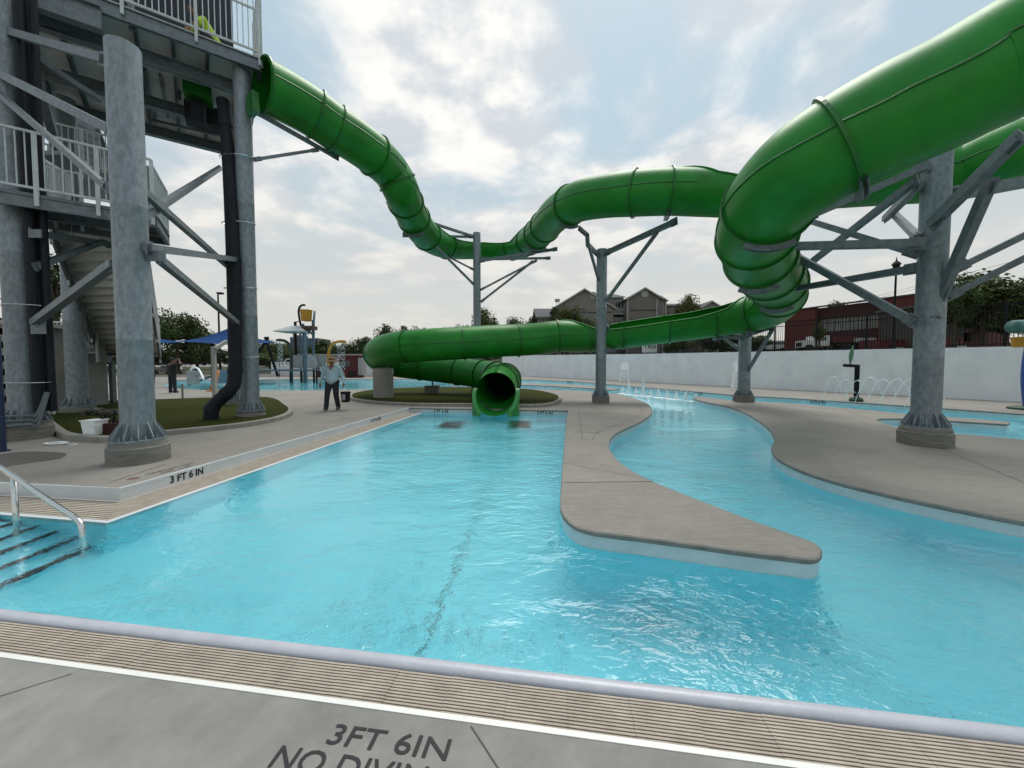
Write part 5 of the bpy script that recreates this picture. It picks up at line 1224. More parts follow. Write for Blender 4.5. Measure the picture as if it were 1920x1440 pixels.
MB().box(Q(580, 615, D), (1.1, 1.0, .35)).build('splash_tray', mat('rusty_dark', (.05, .03, .02), .6), ps_)
for i in range(4):
    p = Q((551, 563, 577, 585)[i], 628, D); MB().bar(p, p + Vector(((-.5, .5, .5, -.6)[i], 0, .75)), .08).build('strut', PGREY, ps_)
for px0, px1, d in ((549, 572, D), (575, 592, D - .5), (594, 611, D + 1)):
    p = Q(px0, 690, d); q2 = Q(px1, 666, d); MB().box(((p.x + q2.x) / 2, d, (p.z + q2.z) / 2), (q2.x - p.x, .06, q2.z - p.z)).build('play_panel', PPANEL, ps_)
p = Q(484, 694, D); q2 = Q(594, 694, D); MB().box(((p.x + q2.x) / 2, D, p.z), (q2.x - p.x, 2.4, .16)).build('play_deck', PGREY, ps_)
for px in (545, 566, 574, 589, 594): mb = MB(); vcyl(mb, px, D - .9, 722, 694, .09, 8); mb.build('deck_leg', BLACKM, ps_)
MB().tube([Q(541, 681, D + .1) + Vector((math.cos(a) * .42, 0, math.sin(a) * .42)) for a in [2 * math.pi * k / 16 for k in range(17)]], .06, 8).build('steering_wheel', WHITEG, ps_)
MB().add([Q(599, 688, D - 1), Q(612, 686, D - 1), Q(617, 712, D - 3), Q(606, 708, D - 3)] + [v - Z * .25 for v in (Q(599, 688, D - 1), Q(612, 686, D - 1), Q(617, 712, D - 3), Q(606, 708, D - 3))], [(0, 1, 2, 3), (7, 6, 5, 4), (0, 4, 5, 1), (1, 5, 6, 2), (2, 6, 7, 3), (3, 7, 4, 0)]).build('small_slide', PGREY, ps_)
MB().box(Q(572, 641, D + 2.5), (1.5, .2, .7)).build('back_panel', PGREY, ps_)
mb = MB(); vcyl(mb, 555.5, D + 1, 690, 604, .13); mb.build('roof_mast', BLACKM, ps_)
MB().bar(Q(552, 604, D + 1), Q(560, 603, D + 1), .08).build('roof_finial', BLACKM, ps_)
# A-frame, troughs
af = root('sprayer_tripod', tuple(Q(484, 700, D - 1)), 'dark crossed A-frame legs of a play feature beside the blue shade sail', 'play feature')
for x0, x1 in ((500, 498 - 0), ): pass
for a, b in (((466, 690), (503, 632)), ((521, 706), (497, 632))): MB().tube([Q(*a, D - 1), Q(*b, D - 1)], .12, 10).build('leg', BLACKM, af)
for sx0, sx1, d, lb, nm in ((470, 512, 33, 'low round grey basin standing in the splash pool in front of the crossed legs', 'splash_basin'),):
    c = Q(491, 716, d); MB().lathe((c.x, c.y, WZ), [(1.0, 0), (1.15, .15), (1.15, .45), (1.0, .48)], 20).build(nm, PPANEL, label=lb, cat='basin', org=(c.x, c.y, WZ), auto=True)
# black and yellow shower arches
def arch(name, pts, r, m, lb, cur, d, seed=2):
    o = root(name, tuple(Vector((pts[0].x, pts[0].y, WZ))), lb, 'shower arch')
    MB().tube(cr(pts, 5), r, 12).build('pipe', m, o, smooth=True)
    rnd = random.Random(seed); mb = MB()
    x0, x1, y0, y1 = cur
    n = 9
    for k in range(n):
        x = x0 + (x1 - x0) * (k + .5) / n
        for t in range(16):
            y = y0 + (y1 - y0) * (t + rnd.random()) / 16; mb.box(Q(x + rnd.gauss(0, .2), y, d), (.014, .014, .11))
    mb.build('falling_water', SPRAY, o, kind='stuff')
    MB().bar(Q(x0 - 2, y0 - 1, d), Q(x1 + 2, y0 - 1, d), r * 1.5).build('nozzle_bar', m, o)
arch('shower_arch', [Q(546, 700, 36), Q(546, 660, 36), Q(543, 648, 36), Q(536, 640, 36), Q(522, 637, 36)], .13, mat('dark_green_paint', (.01, .03, .02), .4), 'dark green curved shower arch left of the play structure', (520, 531, 639, 700), 36)
arch('shower_arch', [Q(617, 716, 30), Q(616, 668, 30), Q(618, 655, 30), Q(624, 645, 30), Q(634, 640.5, 30), Q(646, 640, 30)], .105, YEL, 'yellow curved shower arch raining water behind the walking person', (632, 647, 642, 722), 30, 5)
# small items left: orange cone leg, blue arched sprayer
q = G(399, 733.5); q.z = 0
osp = root('spray_post', tuple(q), 'orange leaning spray post on a round foot at the splash pool edge', 'spray post')
MB().tube([q, Q(405, 710, q.y), Q(408, 695, q.y)], [.17, .11, .10], 12).build('post', ORANGE, osp, smooth=True); MB().lathe(q, [(.32, 0), (.32, .05), (.2, .08)], 14).build('foot', ORANGE, osp)
q = G(362, 722); 
ws = root('bow_sprayer', (q.x, q.y, WZ), 'grey-blue arched play sprayer with a white water bow standing in the splash pool', 'water sprayer')
MB().box(Q(362, 708, 30), (.6, .5, 1.1)).build('housing', PPANEL, ws); MB().tube(cr([Q(356, 705, 30), Q(360, 690, 30), Q(372, 692, 30), Q(382, 712, 29)], 5), .07, 8).build('water_bow', FOAM, ws, smooth=True)
MB().bar(Q(352, 722, 30), Q(395, 706, 31), .18).build('ramp', PGREY, ws)
tbl = root('water_table', tuple(Vector((Q(445, 710, 31).x, 31, WZ))), 'pale blue bubbling water table behind the drain pipe', 'water table')
MB().box(Q(425, 706, 31), (1.8, 1.0, 1.1)).build('table', mat('pale_blue_plastic', (.12, .20, .27), .5), tbl)
# blue shade sails
def sail(cn, peak, lb, posts, d_):
    o = root('shade_canopy', tuple(posts[0]), lb, 'shade canopy', 'blue shade canopies by the splash pool')
    mb = MB(); n = 10; pk = Vector(peak)
    for i in range(4):
        a, b = Vector(cn[i]), Vector(cn[(i + 1) % 4]); grid = []
        for r_ in range(n + 1):
            f = r_ / n; row = []
            for c in range(n + 1):
                g = c / n; e_ = a.lerp(b, g); e_ = e_ + ((Vector(cn[0]) + Vector(cn[2])) / 2 - e_) * (.10 * math.sin(math.pi * g)); p = e_.lerp(pk, f); p.z -= .35 * math.sin(math.pi * f) * .5; row.append(p)
            grid.append(row)
        base = len(mb.v); mb.v += [p for r_ in grid for p in r_]
        mb.f += [(base + r_ * (n + 1) + c, base + r_ * (n + 1) + c + 1, base + (r_ + 1) * (n + 1) + c + 1, base + (r_ + 1) * (n + 1) + c) for r_ in range(n) for c in range(n)]
    s = mb.build('fabric', BLUEF, o); mo = s.modifiers.new('t', 'SOLIDIFY'); mo.thickness = .02
    for p in posts:
        MB().tube([Vector((p.x, p.y, 0)), Vector((p.x, p.y, p.z))], .10, 10).build('post', BLACKM, o)
    for c in cn: MB().bar(Vector(c), Vector(c).lerp(pk, .12) , .06).build('corner_arm', WHITEG, o)
    return o
d = 27.0; L_, R_ = Q(334, 640, d), Q(520, 642, d); w2 = (R_.x - L_.x)
sail([L_, Q(430, 646, d - 3.0), R_, Q(425, 644, d + 3.4)], Q(432, 614, d), 'blue peaked shade canopy behind the drain pipe, held by a dark post', [Q(397, 643, d - .5)], d)
d = 31.0; sail([Q(95, 640, d), Q(190, 646, d - 3), Q(345, 642, d), Q(230, 643, d + 3.4)], Q(215, 612, d), 'blue shade canopy glimpsed behind the stair flight of the tower', [Q(150, 643, d), Q(285, 643, d)], d)
wp_ = root('bent_white_post', tuple(Vector((Q(403, 740, 18).x, 18, 0))), 'white square post with its top bent toward the blue canopy', 'post')
a = Q(403, 740, 18); MB().box((a.x, 18, 1.2), (.15, .15, 2.4)).build('post', TRIMW, wp_); MB().bar(Q(403, 654, 18), Q(425, 640, 18.6), .15).bar(Q(396, 660, 18), Q(412, 660, 18), .04).build('bent_arm', TRIMW, wp_)
# area light pole
q = Q(413, 690, 48); lp_ = root('area_light_pole', (q.x, q.y, 0), 'tall dark pole with a flat light head beyond the blue canopy', 'light pole'); 
MB().tube([(q.x, q.y, 0), (q.x, q.y, Q(413, 552, 48).z)], [.13, .09], 10).build('pole', BLACKM, lp_); MB().box(Q(413, 550, 48), (.62, .5, .22)).build('lamp_head', BLACKM, lp_)
# ground-level fences and low walls at the back left
fence([Vector((-45, 47, 0)), Vector((-18.8, 47, 0)), Vector((-15, 47, 0)), Vector((-3.5, 53, 0))], [0, 0, 0, 0], 2.0, 'black metal picket fence along the far side of the splash pool', panel=2.6, pitch=.13, ps=.03)
lw = MB(); lw.box((-27, 56, 1.0), (18, .3, 2.0)); lw.build('low_white_wall', WHITEG, label='low white wall behind the black fence beyond the splash pool', cat='wall', org=(-27, 56, 0))
gw = root('grey_container', (-24, 60.5, 0), 'long pale grey flat building behind the white play panels', 'building'); MB().box((-24, 62, 1.6), (22, 2.4, 3.2)).build('wall', mat('pale_metal_wall', (.22, .22, .225), .6, var=.12, vscale=.7), gw); MB().box((-24, 62, 3.25), (22.5, 2.9, .12)).build('roof', TRIMW, gw)
# red playground train / red machine
q = Q(655, 690, 46); rt = root('red_machine', (q.x, q.y, 0), 'dark red machine with a white side panel left of the slide bend', 'machine')
MB().box((q.x + .3, 46, 1.25), (2.4, 1.6, 2.5)).build('body', RED, rt); MB().box((q.x - 2.3, 46, .7), (3.0, 1.4, 1.4)).build('bonnet', RED, rt); MB().box((q.x + 1.75, 45.6, 1.35), (.5, 1.2, 2.1)).build('side_panel', PPANEL, rt)
MB().box((q.x + .2, 46, 2.6), (2.9, 1.9, .15)).build('roof', RED, rt); MB().box((q.x - .1, 45.15, 1.7), (1.2, .04, .8)).build('window', GLASSD, rt)
for x in (-2.9, -1.4, .6): MB().tube([(q.x + x, 45.1, .45), (q.x + x, 45.4, .45)], .45, 18).build('wheel', RUBBER, rt)

# ---------------------------------------------------------------- vehicles
def car(c, yaw, L__, H__, m, name, lb, van=False, W_=1.8, grp=None):
    c = Vector(c); f = Vector((math.cos(yaw), math.sin(yaw), 0)); s_ = Vector((-f.y, f.x, 0)); o = root(name, tuple(c), lb, 'van' if van else 'car', grp)
    if van: prof = [(-.5, .30), (-.5, .95), (-.48, 1.0), (.12, 1.0), (.22, .97), (.36, .62), (.48, .52), (.5, .42), (.5, .18), (-.5, .18)]
    else: prof = [(-.5, .35), (-.49, .58), (-.40, .62), (-.30, .95), (-.2, 1.0), (.10, 1.0), (.22, .66), (.45, .58), (.5, .45), (.5, .2), (-.5, .2)]
    def ext(pr, w_, mm_, nm):
        mb = MB(); n = len(pr); vs = [c + f * (x * L__) + s_ * sg * w_ * (1 - .12 * max(0, z - .6) / .4) + Z * (z * H__) for sg in (-1, 1) for x, z in pr]; poly = [Vector((x * L__, z * H__, 0)) for x, z in pr]
        tt = tess(poly); mb.add(vs, [t for t in tt] + [tuple(i + n for i in t[::-1]) for t in tt] + [(i, (i + 1) % n, n + (i + 1) % n, n + i) for i in range(n)]); return mb.build(nm, mm_, o)
    ext(prof, W_ / 2, m, 'body')
    gl = [(-.46, .62), (-.44, .90), (.13, .90), (.27, .64)] if van else [(-.33, .64), (-.27, .92), (.09, .92), (.18, .66)]
    ext(gl, W_ / 2 + .012, GLASSD, 'window')
    for x in (-.32, .32):
        for sg in (-1, 1):
            p = c + f * (x * L__) + s_ * sg * (W_ / 2 - .08) + Z * .33; MB().tube([p - s_ * sg * .12, p + s_ * sg * .12], .33, 18).build('wheel', RUBBER, o)
    for sg in (-1, 1): MB().box(c + f * (.497 * L__) + s_ * sg * W_ * .36 + Z * H__ * .42, (.06, .3, .14), (f, s_, Z)).build('headlight', PPANEL, o)
    return o
CARW = mat('white_car_paint', (.55, .56, .57), .3, coat=.5); CARS = mat('silver_car_paint', (.30, .31, .33), .3, coat=.5); CARD = mat('dark_car_paint', (.03, .035, .04), .3, coat=.5)
def bz(px, py, d): return P(px, py, d)
q = P(1449, 659, 72); car((q.x, q.y, q.z), R(140), 4.9, 2.0, CARW, 'white_van', 'white van parked behind the fence right of the short slide post', van=True)
for i, (px, yw, m, lb) in enumerate(((316, 170, CARS, 'silver car parked behind the black fence left of the person in dark clothes'), (204, 185, CARD, 'dark car behind the fence seen between the tower columns'))):
    q = P(px, 695, 66); car((q.x, q.y, 0), R(yw), 4.5, 1.45, m, 'parked_car', lb, grp='cars in the car park behind the splash pool')
# flatbed truck
q = P(1532, 657, 47); zt_ = q.z - .25; f = Vector((-1, .25, 0)).normalized(); s_ = Vector((-f.y, f.x, 0)); c = Vector((q.x, q.y, zt_))
tk = root('flatbed_truck', tuple(c), 'white-cab flatbed truck with a black bed parked behind the fence', 'truck')
AX = (f, s_, Z)
mb = MB(); mb.box(c + f * .0 + Z * 1.4, (1.6, 2.0, 1.25), AX); mb.box(c + f * 1.35 + Z * 1.05, (1.3, 1.9, .85), AX); mb.build('cab', CARW, tk)
MB().box(c + f * .1 + Z * 1.65, (1.2, 2.03, .5), AX).build('window', GLASSD, tk); MB().box(c + f * 2.02 + Z * 1.0, (.05, 1.4, .5), AX).build('grille', BLACKM, tk)
MB().box(c - f * 3.4 + Z * 1.1, (5.0, 2.2, .16), AX).build('flatbed', BLACKM, tk)
MB().box(c - f * 2.7 + Z * 1.55, (1.6, 1.2, .7), AX).build('red_load', RED, tk); MB().box(c - f * 4.6 + Z * 1.45, (2.2, 1.4, .5), AX).build('grey_load', PPANEL, tk)
for x in (1.3, -2.4, -4.6):
    for sg in (-1, 1): p = c + f * x + s_ * sg * .95 + Z * .48; MB().tube([p - s_ * sg * .14, p + s_ * sg * .14], .48, 18).build('wheel', RUBBER, tk)
for i, (x0, x1, y0, y1, d, lb) in enumerate(((1627, 1712, 637, 657, 41, 'long dark red dumpster behind the fence left of the massive post'), (1768, 1816, 634, 654, 37, 'dark red dumpster behind the fence right of the massive post'))):
    a, b = P(x0, y1, d), P(x1, y0, d - 1.5); c = Vector(((a.x + b.x) / 2, d, a.z - .3)); l = (b.x - a.x) * .98; h_ = b.z - a.z + .3
    dm = root('red_dumpster', tuple(c), lb, 'dumpster', 'red dumpsters behind the fence'); mb = MB(); mb.box(c + Z * (h_ / 2 + .1), (l, 2.2, h_ - .1)); mb.build('bin', RED, dm)
    for k in range(int(l / .55) + 1): pass
    mb = MB(); 
    for k in range(int(l / .6)): mb.box(c + Vector((-l / 2 + .3 + k * .6, -1.14, h_ / 2 + .1)), (.08, .08, h_ - .15))
    mb.box(c + Vector((0, -1.14, h_ + .02)), (l, .1, .12)); mb.build('ribs', RED, dm)
    MB().box(c + Vector((l * .2, -1.19, h_ * .35)), (.9, .02, .22)).build('pale_sticker', TRIMW, dm)

# ---------------------------------------------------------------- lamp posts, wires
def lamp(q, ht, lb, r=.075):
    o = root('street_lamp', tuple(q), lb, 'street lamp', 'black lantern lamps beyond the wall'); 
    MB().lathe(q, [(.16, 0), (.14, .5), (.08, .6), (r, .7), (r * .8, ht - .9)], 12).build('pole', BLACKM, o)
    t = q + Z * (ht - .9); MB().lathe(t, [(.08, 0), (.22, .08), (.25, .14), (.10, .15)], 12).build('collar', BLACKM, o)
    MB().lathe(t, [(.15, .15), (.22, .55)], 12).build('lantern', BLACKM, o); MB().lathe(t, [(.28, .55), (.20, .68), (.06, .82), (.03, .95), (.015, 1.1)], 12).build('cap', BLACKM, o)
q = P(1674, 660, 27); lamp(Vector((q.x, q.y, 2.6)), P(1674, 487, 27).z - 2.6, 'tall black lantern lamp behind the fence left of the massive post')
q = P(1077, 660, 75); lamp(Vector((q.x, q.y, 3.0)), P(1077, 586, 75).z - 3.0, 'small black lantern lamp among the trees before the apartment building')
for i, (y0, y1, y2, sg) in enumerate(((592, 505, 455, .6), (594, 510, 462, .6))):
    a, b, c = P(1500, y0, 110), P(1700, y1 + 36, 85), P(1990, y2 + 12, 62); MB().tube(cr([a, b, c], 10), .03, 5).build('power_line', BLACKM, label='thin overhead wire, the %s of two rising to the right above the brick building' % ('upper' if i == 0 else 'lower'), cat='wire', org=tuple(a))
cm = root('cell_mast', tuple(P(1045, 620, 130)), 'thin lattice radio mast behind the trees left of the apartment building', 'mast'); b = P(1045, 640, 130); t = P(1045, 560, 130)
for dx in (-.35, .35): MB().bar(b + Vector((dx, 0, 0)), t + Vector((dx, 0, 0)), .12).build('leg', PPANEL, cm)
MB().lathe(t - Z * 1.0, [(.9, 0), (.9, .8)], 10).build('antenna_head', PPANEL, cm); mb = MB()
for k in range(9): z = b.z + (t.z - b.z) * k / 9; mb.bar((b.x - .35, b.y, z), (b.x + .35, b.y, z + 1.4), .08)
mb.build('lattice', PPANEL, cm)
sg = root('shop_sign', tuple(P(1205, 660, 62)), 'white sign board with black lettering behind the fence below the green flume', 'sign')
a, b = P(1203, 662, 62), P(1232, 640, 62); c = (a + b) / 2; MB().box(c, (b.x - a.x, .15, b.z - a.z)).build('board', WHITEG, sg); mb = MB(); txt(mb, 'Yeso', Vector((a.x + .3, 61.9, a.z + .75)), (1, 0, 0), (0, 0, 1), b.x - a.x - .5, .85); mb.build('lettering', BLACKT, sg)
for x in (a.x + .2, b.x - .2): MB().box((x, 62, a.z - .6), (.12, .12, 1.6)).build('leg', BLACKM, sg)
MB().box(P(1243, 650, 62), (.5, .4, 2.6)).build('white_post', WHITEG, label='white post beside the white sign board behind the fence', cat='post', org=tuple(P(1243, 650, 62)))

# ---------------------------------------------------------------- buildings
def gable(o, x0, x1, y0, y1, z0, ze, zr, wall_m, roof_m=ROOFS, axis='x', over=.5, nm='wall'):
    """box with a pitched roof; ridge along the depth axis when axis='y'"""
    mb = MB(); mb.box(((x0 + x1) / 2, (y0 + y1) / 2, (z0 + ze) / 2), (x1 - x0, y1 - y0, ze - z0))
    r_ = MB(); tr = MB()
    if axis == 'y':
        xm = (x0 + x1) / 2; mb.add([(x0, y0, ze), (x1, y0, ze), (xm, y0, zr), (x0, y1, ze), (x1, y1, ze), (xm, y1, zr)], [(0, 1, 2), (5, 4, 3)])
        k = over * (zr - ze) / ((x1 - x0) / 2)
        for sx_ in (-1, 1):
            e_ = x0 - over if sx_ < 0 else x1 + over; vs = [(e_, y0 - over, ze - k), (xm, y0 - over, zr), (xm, y1 + over, zr), (e_, y1 + over, ze - k)]; vs = vs + [(a, b, c + .25) for a, b, c in vs]
            r_.add(vs, [(0, 1, 2, 3), (7, 6, 5, 4), (0, 4, 5, 1), (3, 2, 6, 7), (0, 3, 7, 4)]); tr.bar(Vector((e_, y0 - over - .08, ze - k + .05)), Vector((xm, y0 - over - .08, zr + .05)), .12, .30)
    else:
        ym = (y0 + y1) / 2; mb.add([(x0, y0, ze), (x0, y1, ze), (x0, ym, zr), (x1, y0, ze), (x1, y1, ze), (x1, ym, zr)], [(2, 1, 0), (3, 4, 5)])
        k = over * (zr - ze) / ((y1 - y0) / 2)
        for sy_ in (-1, 1):
            e_ = y0 - over if sy_ < 0 else y1 + over; vs = [(x0 - over, e_, ze - k), (x1 + over, e_, ze - k), (x1 + over, ym, zr), (x0 - over, ym, zr)]; vs = vs + [(a, b, c + .25) for a, b, c in vs]
            r_.add(vs, [(0, 1, 2, 3), (7, 6, 5, 4), (0, 4, 5, 1), (1, 5, 6, 2), (0, 3, 7, 4)])
        tr.bar(Vector((x0 - over, y0 - over - .05, ze - k + .1)), Vector((x1 + over, y0 - over - .05, ze - k + .1)), .1, .22)
    wl = mb.build(nm, wall_m, o); r_.build('roof', roof_m, o); tr.build('eaves_trim', TRIMW, o); return wl
DA = 88.0
X = lambda px, d=DA: P(px, 600, d).x
ZZ = lambda py, d=DA: P(960, py, d).z
ap = root('apartment_building', (X(1150), DA, 3), 'large grey-brown apartment building with several dark gabled roofs above the green flume', 'apartment building')
zb0 = 2.5
gable(ap, X(1040), X(1150, DA), DA, DA + 22, zb0, ZZ(577), ZZ(543), SIDING, axis='y')
gable(ap, X(1146), X(1176), DA + 3, DA + 20, zb0, ZZ(558, DA + 3), ZZ(541, DA + 3), SIDING, axis='x', over=.3)
gable(ap, X(1174), X(1233), DA - 1.5, DA + 24, zb0, ZZ(559, DA - 1.5), ZZ(541, DA - 1.5), SIDING2, axis='y')
gable(ap, X(1224), X(1246), DA - .5, DA + 12, zb0, ZZ(564, DA), ZZ(557, DA), SIDING, axis='y', over=.4)
gable(ap, X(1244), X(1330), DA + 2, DA + 18, zb0, ZZ(573, DA + 2), ZZ(561, DA + 2), SIDING2, axis='x')
gable(ap, X(1312), X(1345), DA - 1, DA + 14, zb0, ZZ(577, DA), ZZ(567, DA), SIDING, axis='y', over=.4)
gable(ap, X(1010), X(1044), DA + 4, DA + 20, zb0, ZZ(590, DA), ZZ(566, DA), SIDING, axis='x')
bd = MB()
for y in (583, 601, 619): bd.bar((X(1178), DA - 1.58, ZZ(y)), (X(1230), DA - 1.58, ZZ(y)), .1, .28)
for y in (586, 604): bd.bar((X(1060), DA - .07, ZZ(y)), (X(1146), DA - .07, ZZ(y)), .1, .25); bd.bar((X(1246), DA + 1.95, ZZ(y)), (X(1310), DA + 1.95, ZZ(y)), .1, .22)
bd.build('floor_band', ROOFS, ap)
for x, y0, d in ((1172.5, 559, DA - 1.6), (1226, 562, DA - 1.6), (1246, 566, DA - .6)): MB().bar(Vector((X(x), d, ZZ(y0))), Vector((X(x), d, 3)), .22).build('downpipe', TRIMW, ap)
for cx_, cy_ in ((1204, 553), (1112, 554)):
    c = Vector((X(cx_), (DA - 1.56 if cx_ > 1150 else DA - .04), ZZ(cy_))); MB().tube([c - Vector((0, .05, 0)), c + Vector((0, .05, 0))], .85, 18).build('gable_vent', TRIMW, ap)
def win(o, px, py, w_, h_, d, m=GLASSD, fr=TRIMW, bars=1, x=None, z=None):
    c = Vector((X(px, d) if x is None else x, d, ZZ(py, d) if z is None else z)); mb = MB()
    for sg_ in (-1, 1): mb.box(c + Vector((sg_ * w_ / 2, -.03, 0)), (.09, .10, h_ + .1)); mb.box(c + Vector((0, -.03, sg_ * h_ / 2)), (w_, .10, .09))
    for k in range(bars): mb.box(c + Vector((-w_ / 2 + w_ * (k + 1) / (bars + 1), -.025, 0)), (.06, .07, h_))
    fo = mb.build('window', fr, o); MB().box(c + Vector((0, .0, 0)), (w_, .04, h_)).build('pane', m, fo)
for px, py, d in ((1158, 571, DA + 2.9), (1169, 568, DA + 2.9), (1158, 589, DA + 2.9), (1169, 589, DA + 2.9), (1158, 606, DA + 2.9), (1072, 585, DA - .05), (1095, 583, DA - .05), (1135, 575, DA - .05), (1072, 603, DA - .05), (1095, 603, DA - .05), (1120, 603, DA - .05), (1135, 600, DA - .05), (1262, 585, DA + 1.95), (1280, 585, DA + 1.95), (1238, 578, DA - .6)):
    win(ap, px, py, 1.3, 1.7, d)
for y in (578, 596, 614):
    mb = MB(); a, b = X(1146), X(1171); z = ZZ(y); mb.box(((a + b) / 2, DA + 1.6, z - 1.2), (b - a, 2.4, .25))
    for k in range(13): mb.box((a + (b - a) * k / 12, DA + .45, z - .55), (.07, .07, 1.1))
    mb.box(((a + b) / 2, DA + .45, z), (b - a, .1, .1)); mb.build('balcony', TRIMW, ap)
# red brick civic building, a receding facade
pa, pb = P(1472, 650, 66), P(1790, 650, 47); fd2 = (pb - pa); fd2.z = 0; LB = fd2.length; fd2.normalize(); nb2 = Vector((-fd2.y, fd2.x, 0))
br = root('brick_building', (pa.x, pa.y, 3), 'long low dark red brick building with a pale concrete window band behind the fence', 'building')
zg = 3.0; zt2 = P(1472, 584, 66).z
def fac(px):
    r = ray(px, 600); nrm = nb2; t = (pa - EYE).dot(nrm) / r.dot(nrm); p = EYE + r * t; return (p - pa).dot(fd2)
def blk(s0, s1, z0, z1, dep, inset, m, nm):
    c = Vector((pa.x, pa.y, 0)) + fd2 * ((s0 + s1) / 2) + nb2 * (inset + dep / 2); return MB().box((c.x, c.y, (z0 + z1) / 2), (s1 - s0, dep, z1 - z0), (fd2, nb2, Z)).build(nm, m, br)
sA, sB_, sC, sD = fac(1472), fac(1529), fac(1648), fac(1800)
blk(sA, sB_, zg - 1, zt2, 14, 0, BRICKR, 'wing'); blk(sC, sD, zg - 1, zt2, 14, 0, BRICKR, 'wing')
HB = zt2 - zg
blk(sB_, sC, zt2 - HB * .22, zt2 - .05, 12, .8, BRICKD, 'parapet_band'); blk(sB_, sC, zt2 - HB * .50, zt2 - HB * .22, 10, 1.3, CONCB, 'concrete_band')
blk(sB_, sC, zt2 - HB * .72, zt2 - HB * .50, 12, .9, BRICKD, 'lower_band'); blk(sB_ , sC, zg - 1, zt2 - HB * .72, 10, 2.2, GLASSD, 'window_wall')
mb = MB(); n = 11
for k in range(n + 1): p = Vector((pa.x, pa.y, 0)) + fd2 * (sB_ + (sC - sB_) * k / n) + nb2 * 2.12; mb.box((p.x, p.y, (zg + zt2 - HB * .72) / 2), (.14, .14, zt2 - HB * .72 - zg), (fd2, nb2, Z))
mb.build('mullions', TRIMW, br)
mb = MB(); n = 16
for k in range(n + 1): p = Vector((pa.x, pa.y, 0)) + fd2 * (sB_ + (sC - sB_) * k / n) + nb2 * 1.28; mb.box((p.x, p.y, zt2 - HB * .36), (.05, .06, HB * .28), (fd2, nb2, Z))
mb.build('panel_joint', BRICKD, br)
mb = MB(); p0, p1 = Vector((pa.x, pa.y, zt2 + .08)) + fd2 * (sA - .1), Vector((pa.x, pa.y, zt2 + .08)) + fd2 * (sD + .1); mb.bar(p0, p1, .5, .2); mb.build('roof_coping', ROOFS, br)
# dim brown building with balconies under the big tree
a, b = P(1792, 640, 44), P(1872, 640, 40); db = root('brown_building', (a.x, a.y, 3), 'dim brown building under the broad tree, with dark balcony openings', 'building')
zt3 = P(1830, 560, 42).z; MB().box(((a.x + b.x) / 2, 48, (zt3 + 2.5) / 2), (b.x - a.x, 10, zt3 - 2.5)).build('wall', DARKB, db); MB().box(((a.x + b.x) / 2, 48, zt3 + .1), (b.x - a.x + 1, 11, .25)).build('roof', ROOFS, db)
for i in range(3):
    for j in range(3): win(db, 0, 0, .9, .9, 42.95, x=a.x + (b.x - a.x) * (.22 + .24 * j), z=zt3 - 1.2 - 1.5 * i, fr=ROOFS, bars=0)
# distant glass block behind the playground
gb = root('distant_block', tuple(P(570, 690, 120)), 'distant dark glass block rising over the tree line behind the play structure', 'building')
a, b = P(546, 690, 120), P(597, 634, 120); MB().box(((a.x + b.x) / 2, 124, b.z / 2), (b.x - a.x, 8, b.z)).build('wall', mat('dull_glass', (.06, .075, .09), .35), gb)
mb = MB()
for k in range(5): mb.box(((a.x + b.x) / 2, 119.9, b.z * (k + 1) / 5 - .2), (b.x - a.x, .12, .35))
mb.build('floor_band', mat('dull_band', (.10, .11, .12), .7), gb); a2, b2 = P(549, 640, 122), P(565, 629, 122); MB().box(((a2.x + b2.x) / 2, 124, b2.z - 1.2), (b2.x - a2.x, 4, 2.6)).build('roof_plant', mat('dull_band', (.10, .11, .12)), gb)

# ---------------------------------------------------------------- trees
def crown_mesh(seed, n=5600, leaf=.17, blobs=26, flat=.8, spread=1.0):
    """unit crown (radius about 1, centre at origin): leaf clumps scattered on and in many overlapping lobes"""
    rnd = random.Random(seed); bl = []
    for k in range(blobs):
        a = rnd.uniform(0, 2 * math.pi); e_ = math.asin(rnd.uniform(-.75, 1)); r_ = rnd.uniform(.35, .80)
        bl.append((Vector((math.cos(a) * math.cos(e_) * r_ * spread, math.sin(a) * math.cos(e_) * r_ * spread, math.sin(e_) * r_ * flat)), rnd.uniform(.20, .40)))
    mb = MB(); vs = []; fs = []
    for k in range(n):
        c, r_ = bl[rnd.randrange(blobs)]
        d = Vector((rnd.gauss(0, 1), rnd.gauss(0, 1), rnd.gauss(0, 1))).normalized(); p = c + d * r_ * (rnd.random() ** .35) * rnd.choice((1, 1, 1, 1.25))
        nrm = (d + Vector((rnd.gauss(0, .7), rnd.gauss(0, .7), rnd.gauss(.3, .7)))).normalized(); t = nrm.cross(Vector((rnd.random(), rnd.random(), rnd.random()))).normalized(); b = nrm.cross(t)
        s_ = leaf * rnd.uniform(.18, .42); i = len(vs)
        vs += [p - t * s_, p - b * s_ * .55, p + t * s_, p + b * s_ * .55]; fs.append((i, i + 1, i + 2, i + 3))
    mb.v = vs; mb.f = fs; return mb, bl
CROWNS = []
for sd_, kw in ((1, {}), (2, dict(blobs=20, flat=.95)), (3, dict(blobs=34, flat=.65, n=8500)), (4, dict(blobs=16, flat=1.15, spread=.7))):
    mb, bl = crown_mesh(sd_, leaf=.15, **kw); me = bpy.data.meshes.new('crown'); me.from_pydata([tuple(v) for v in mb.v], [], mb.f); me.update(); CROWNS.append((me, bl))
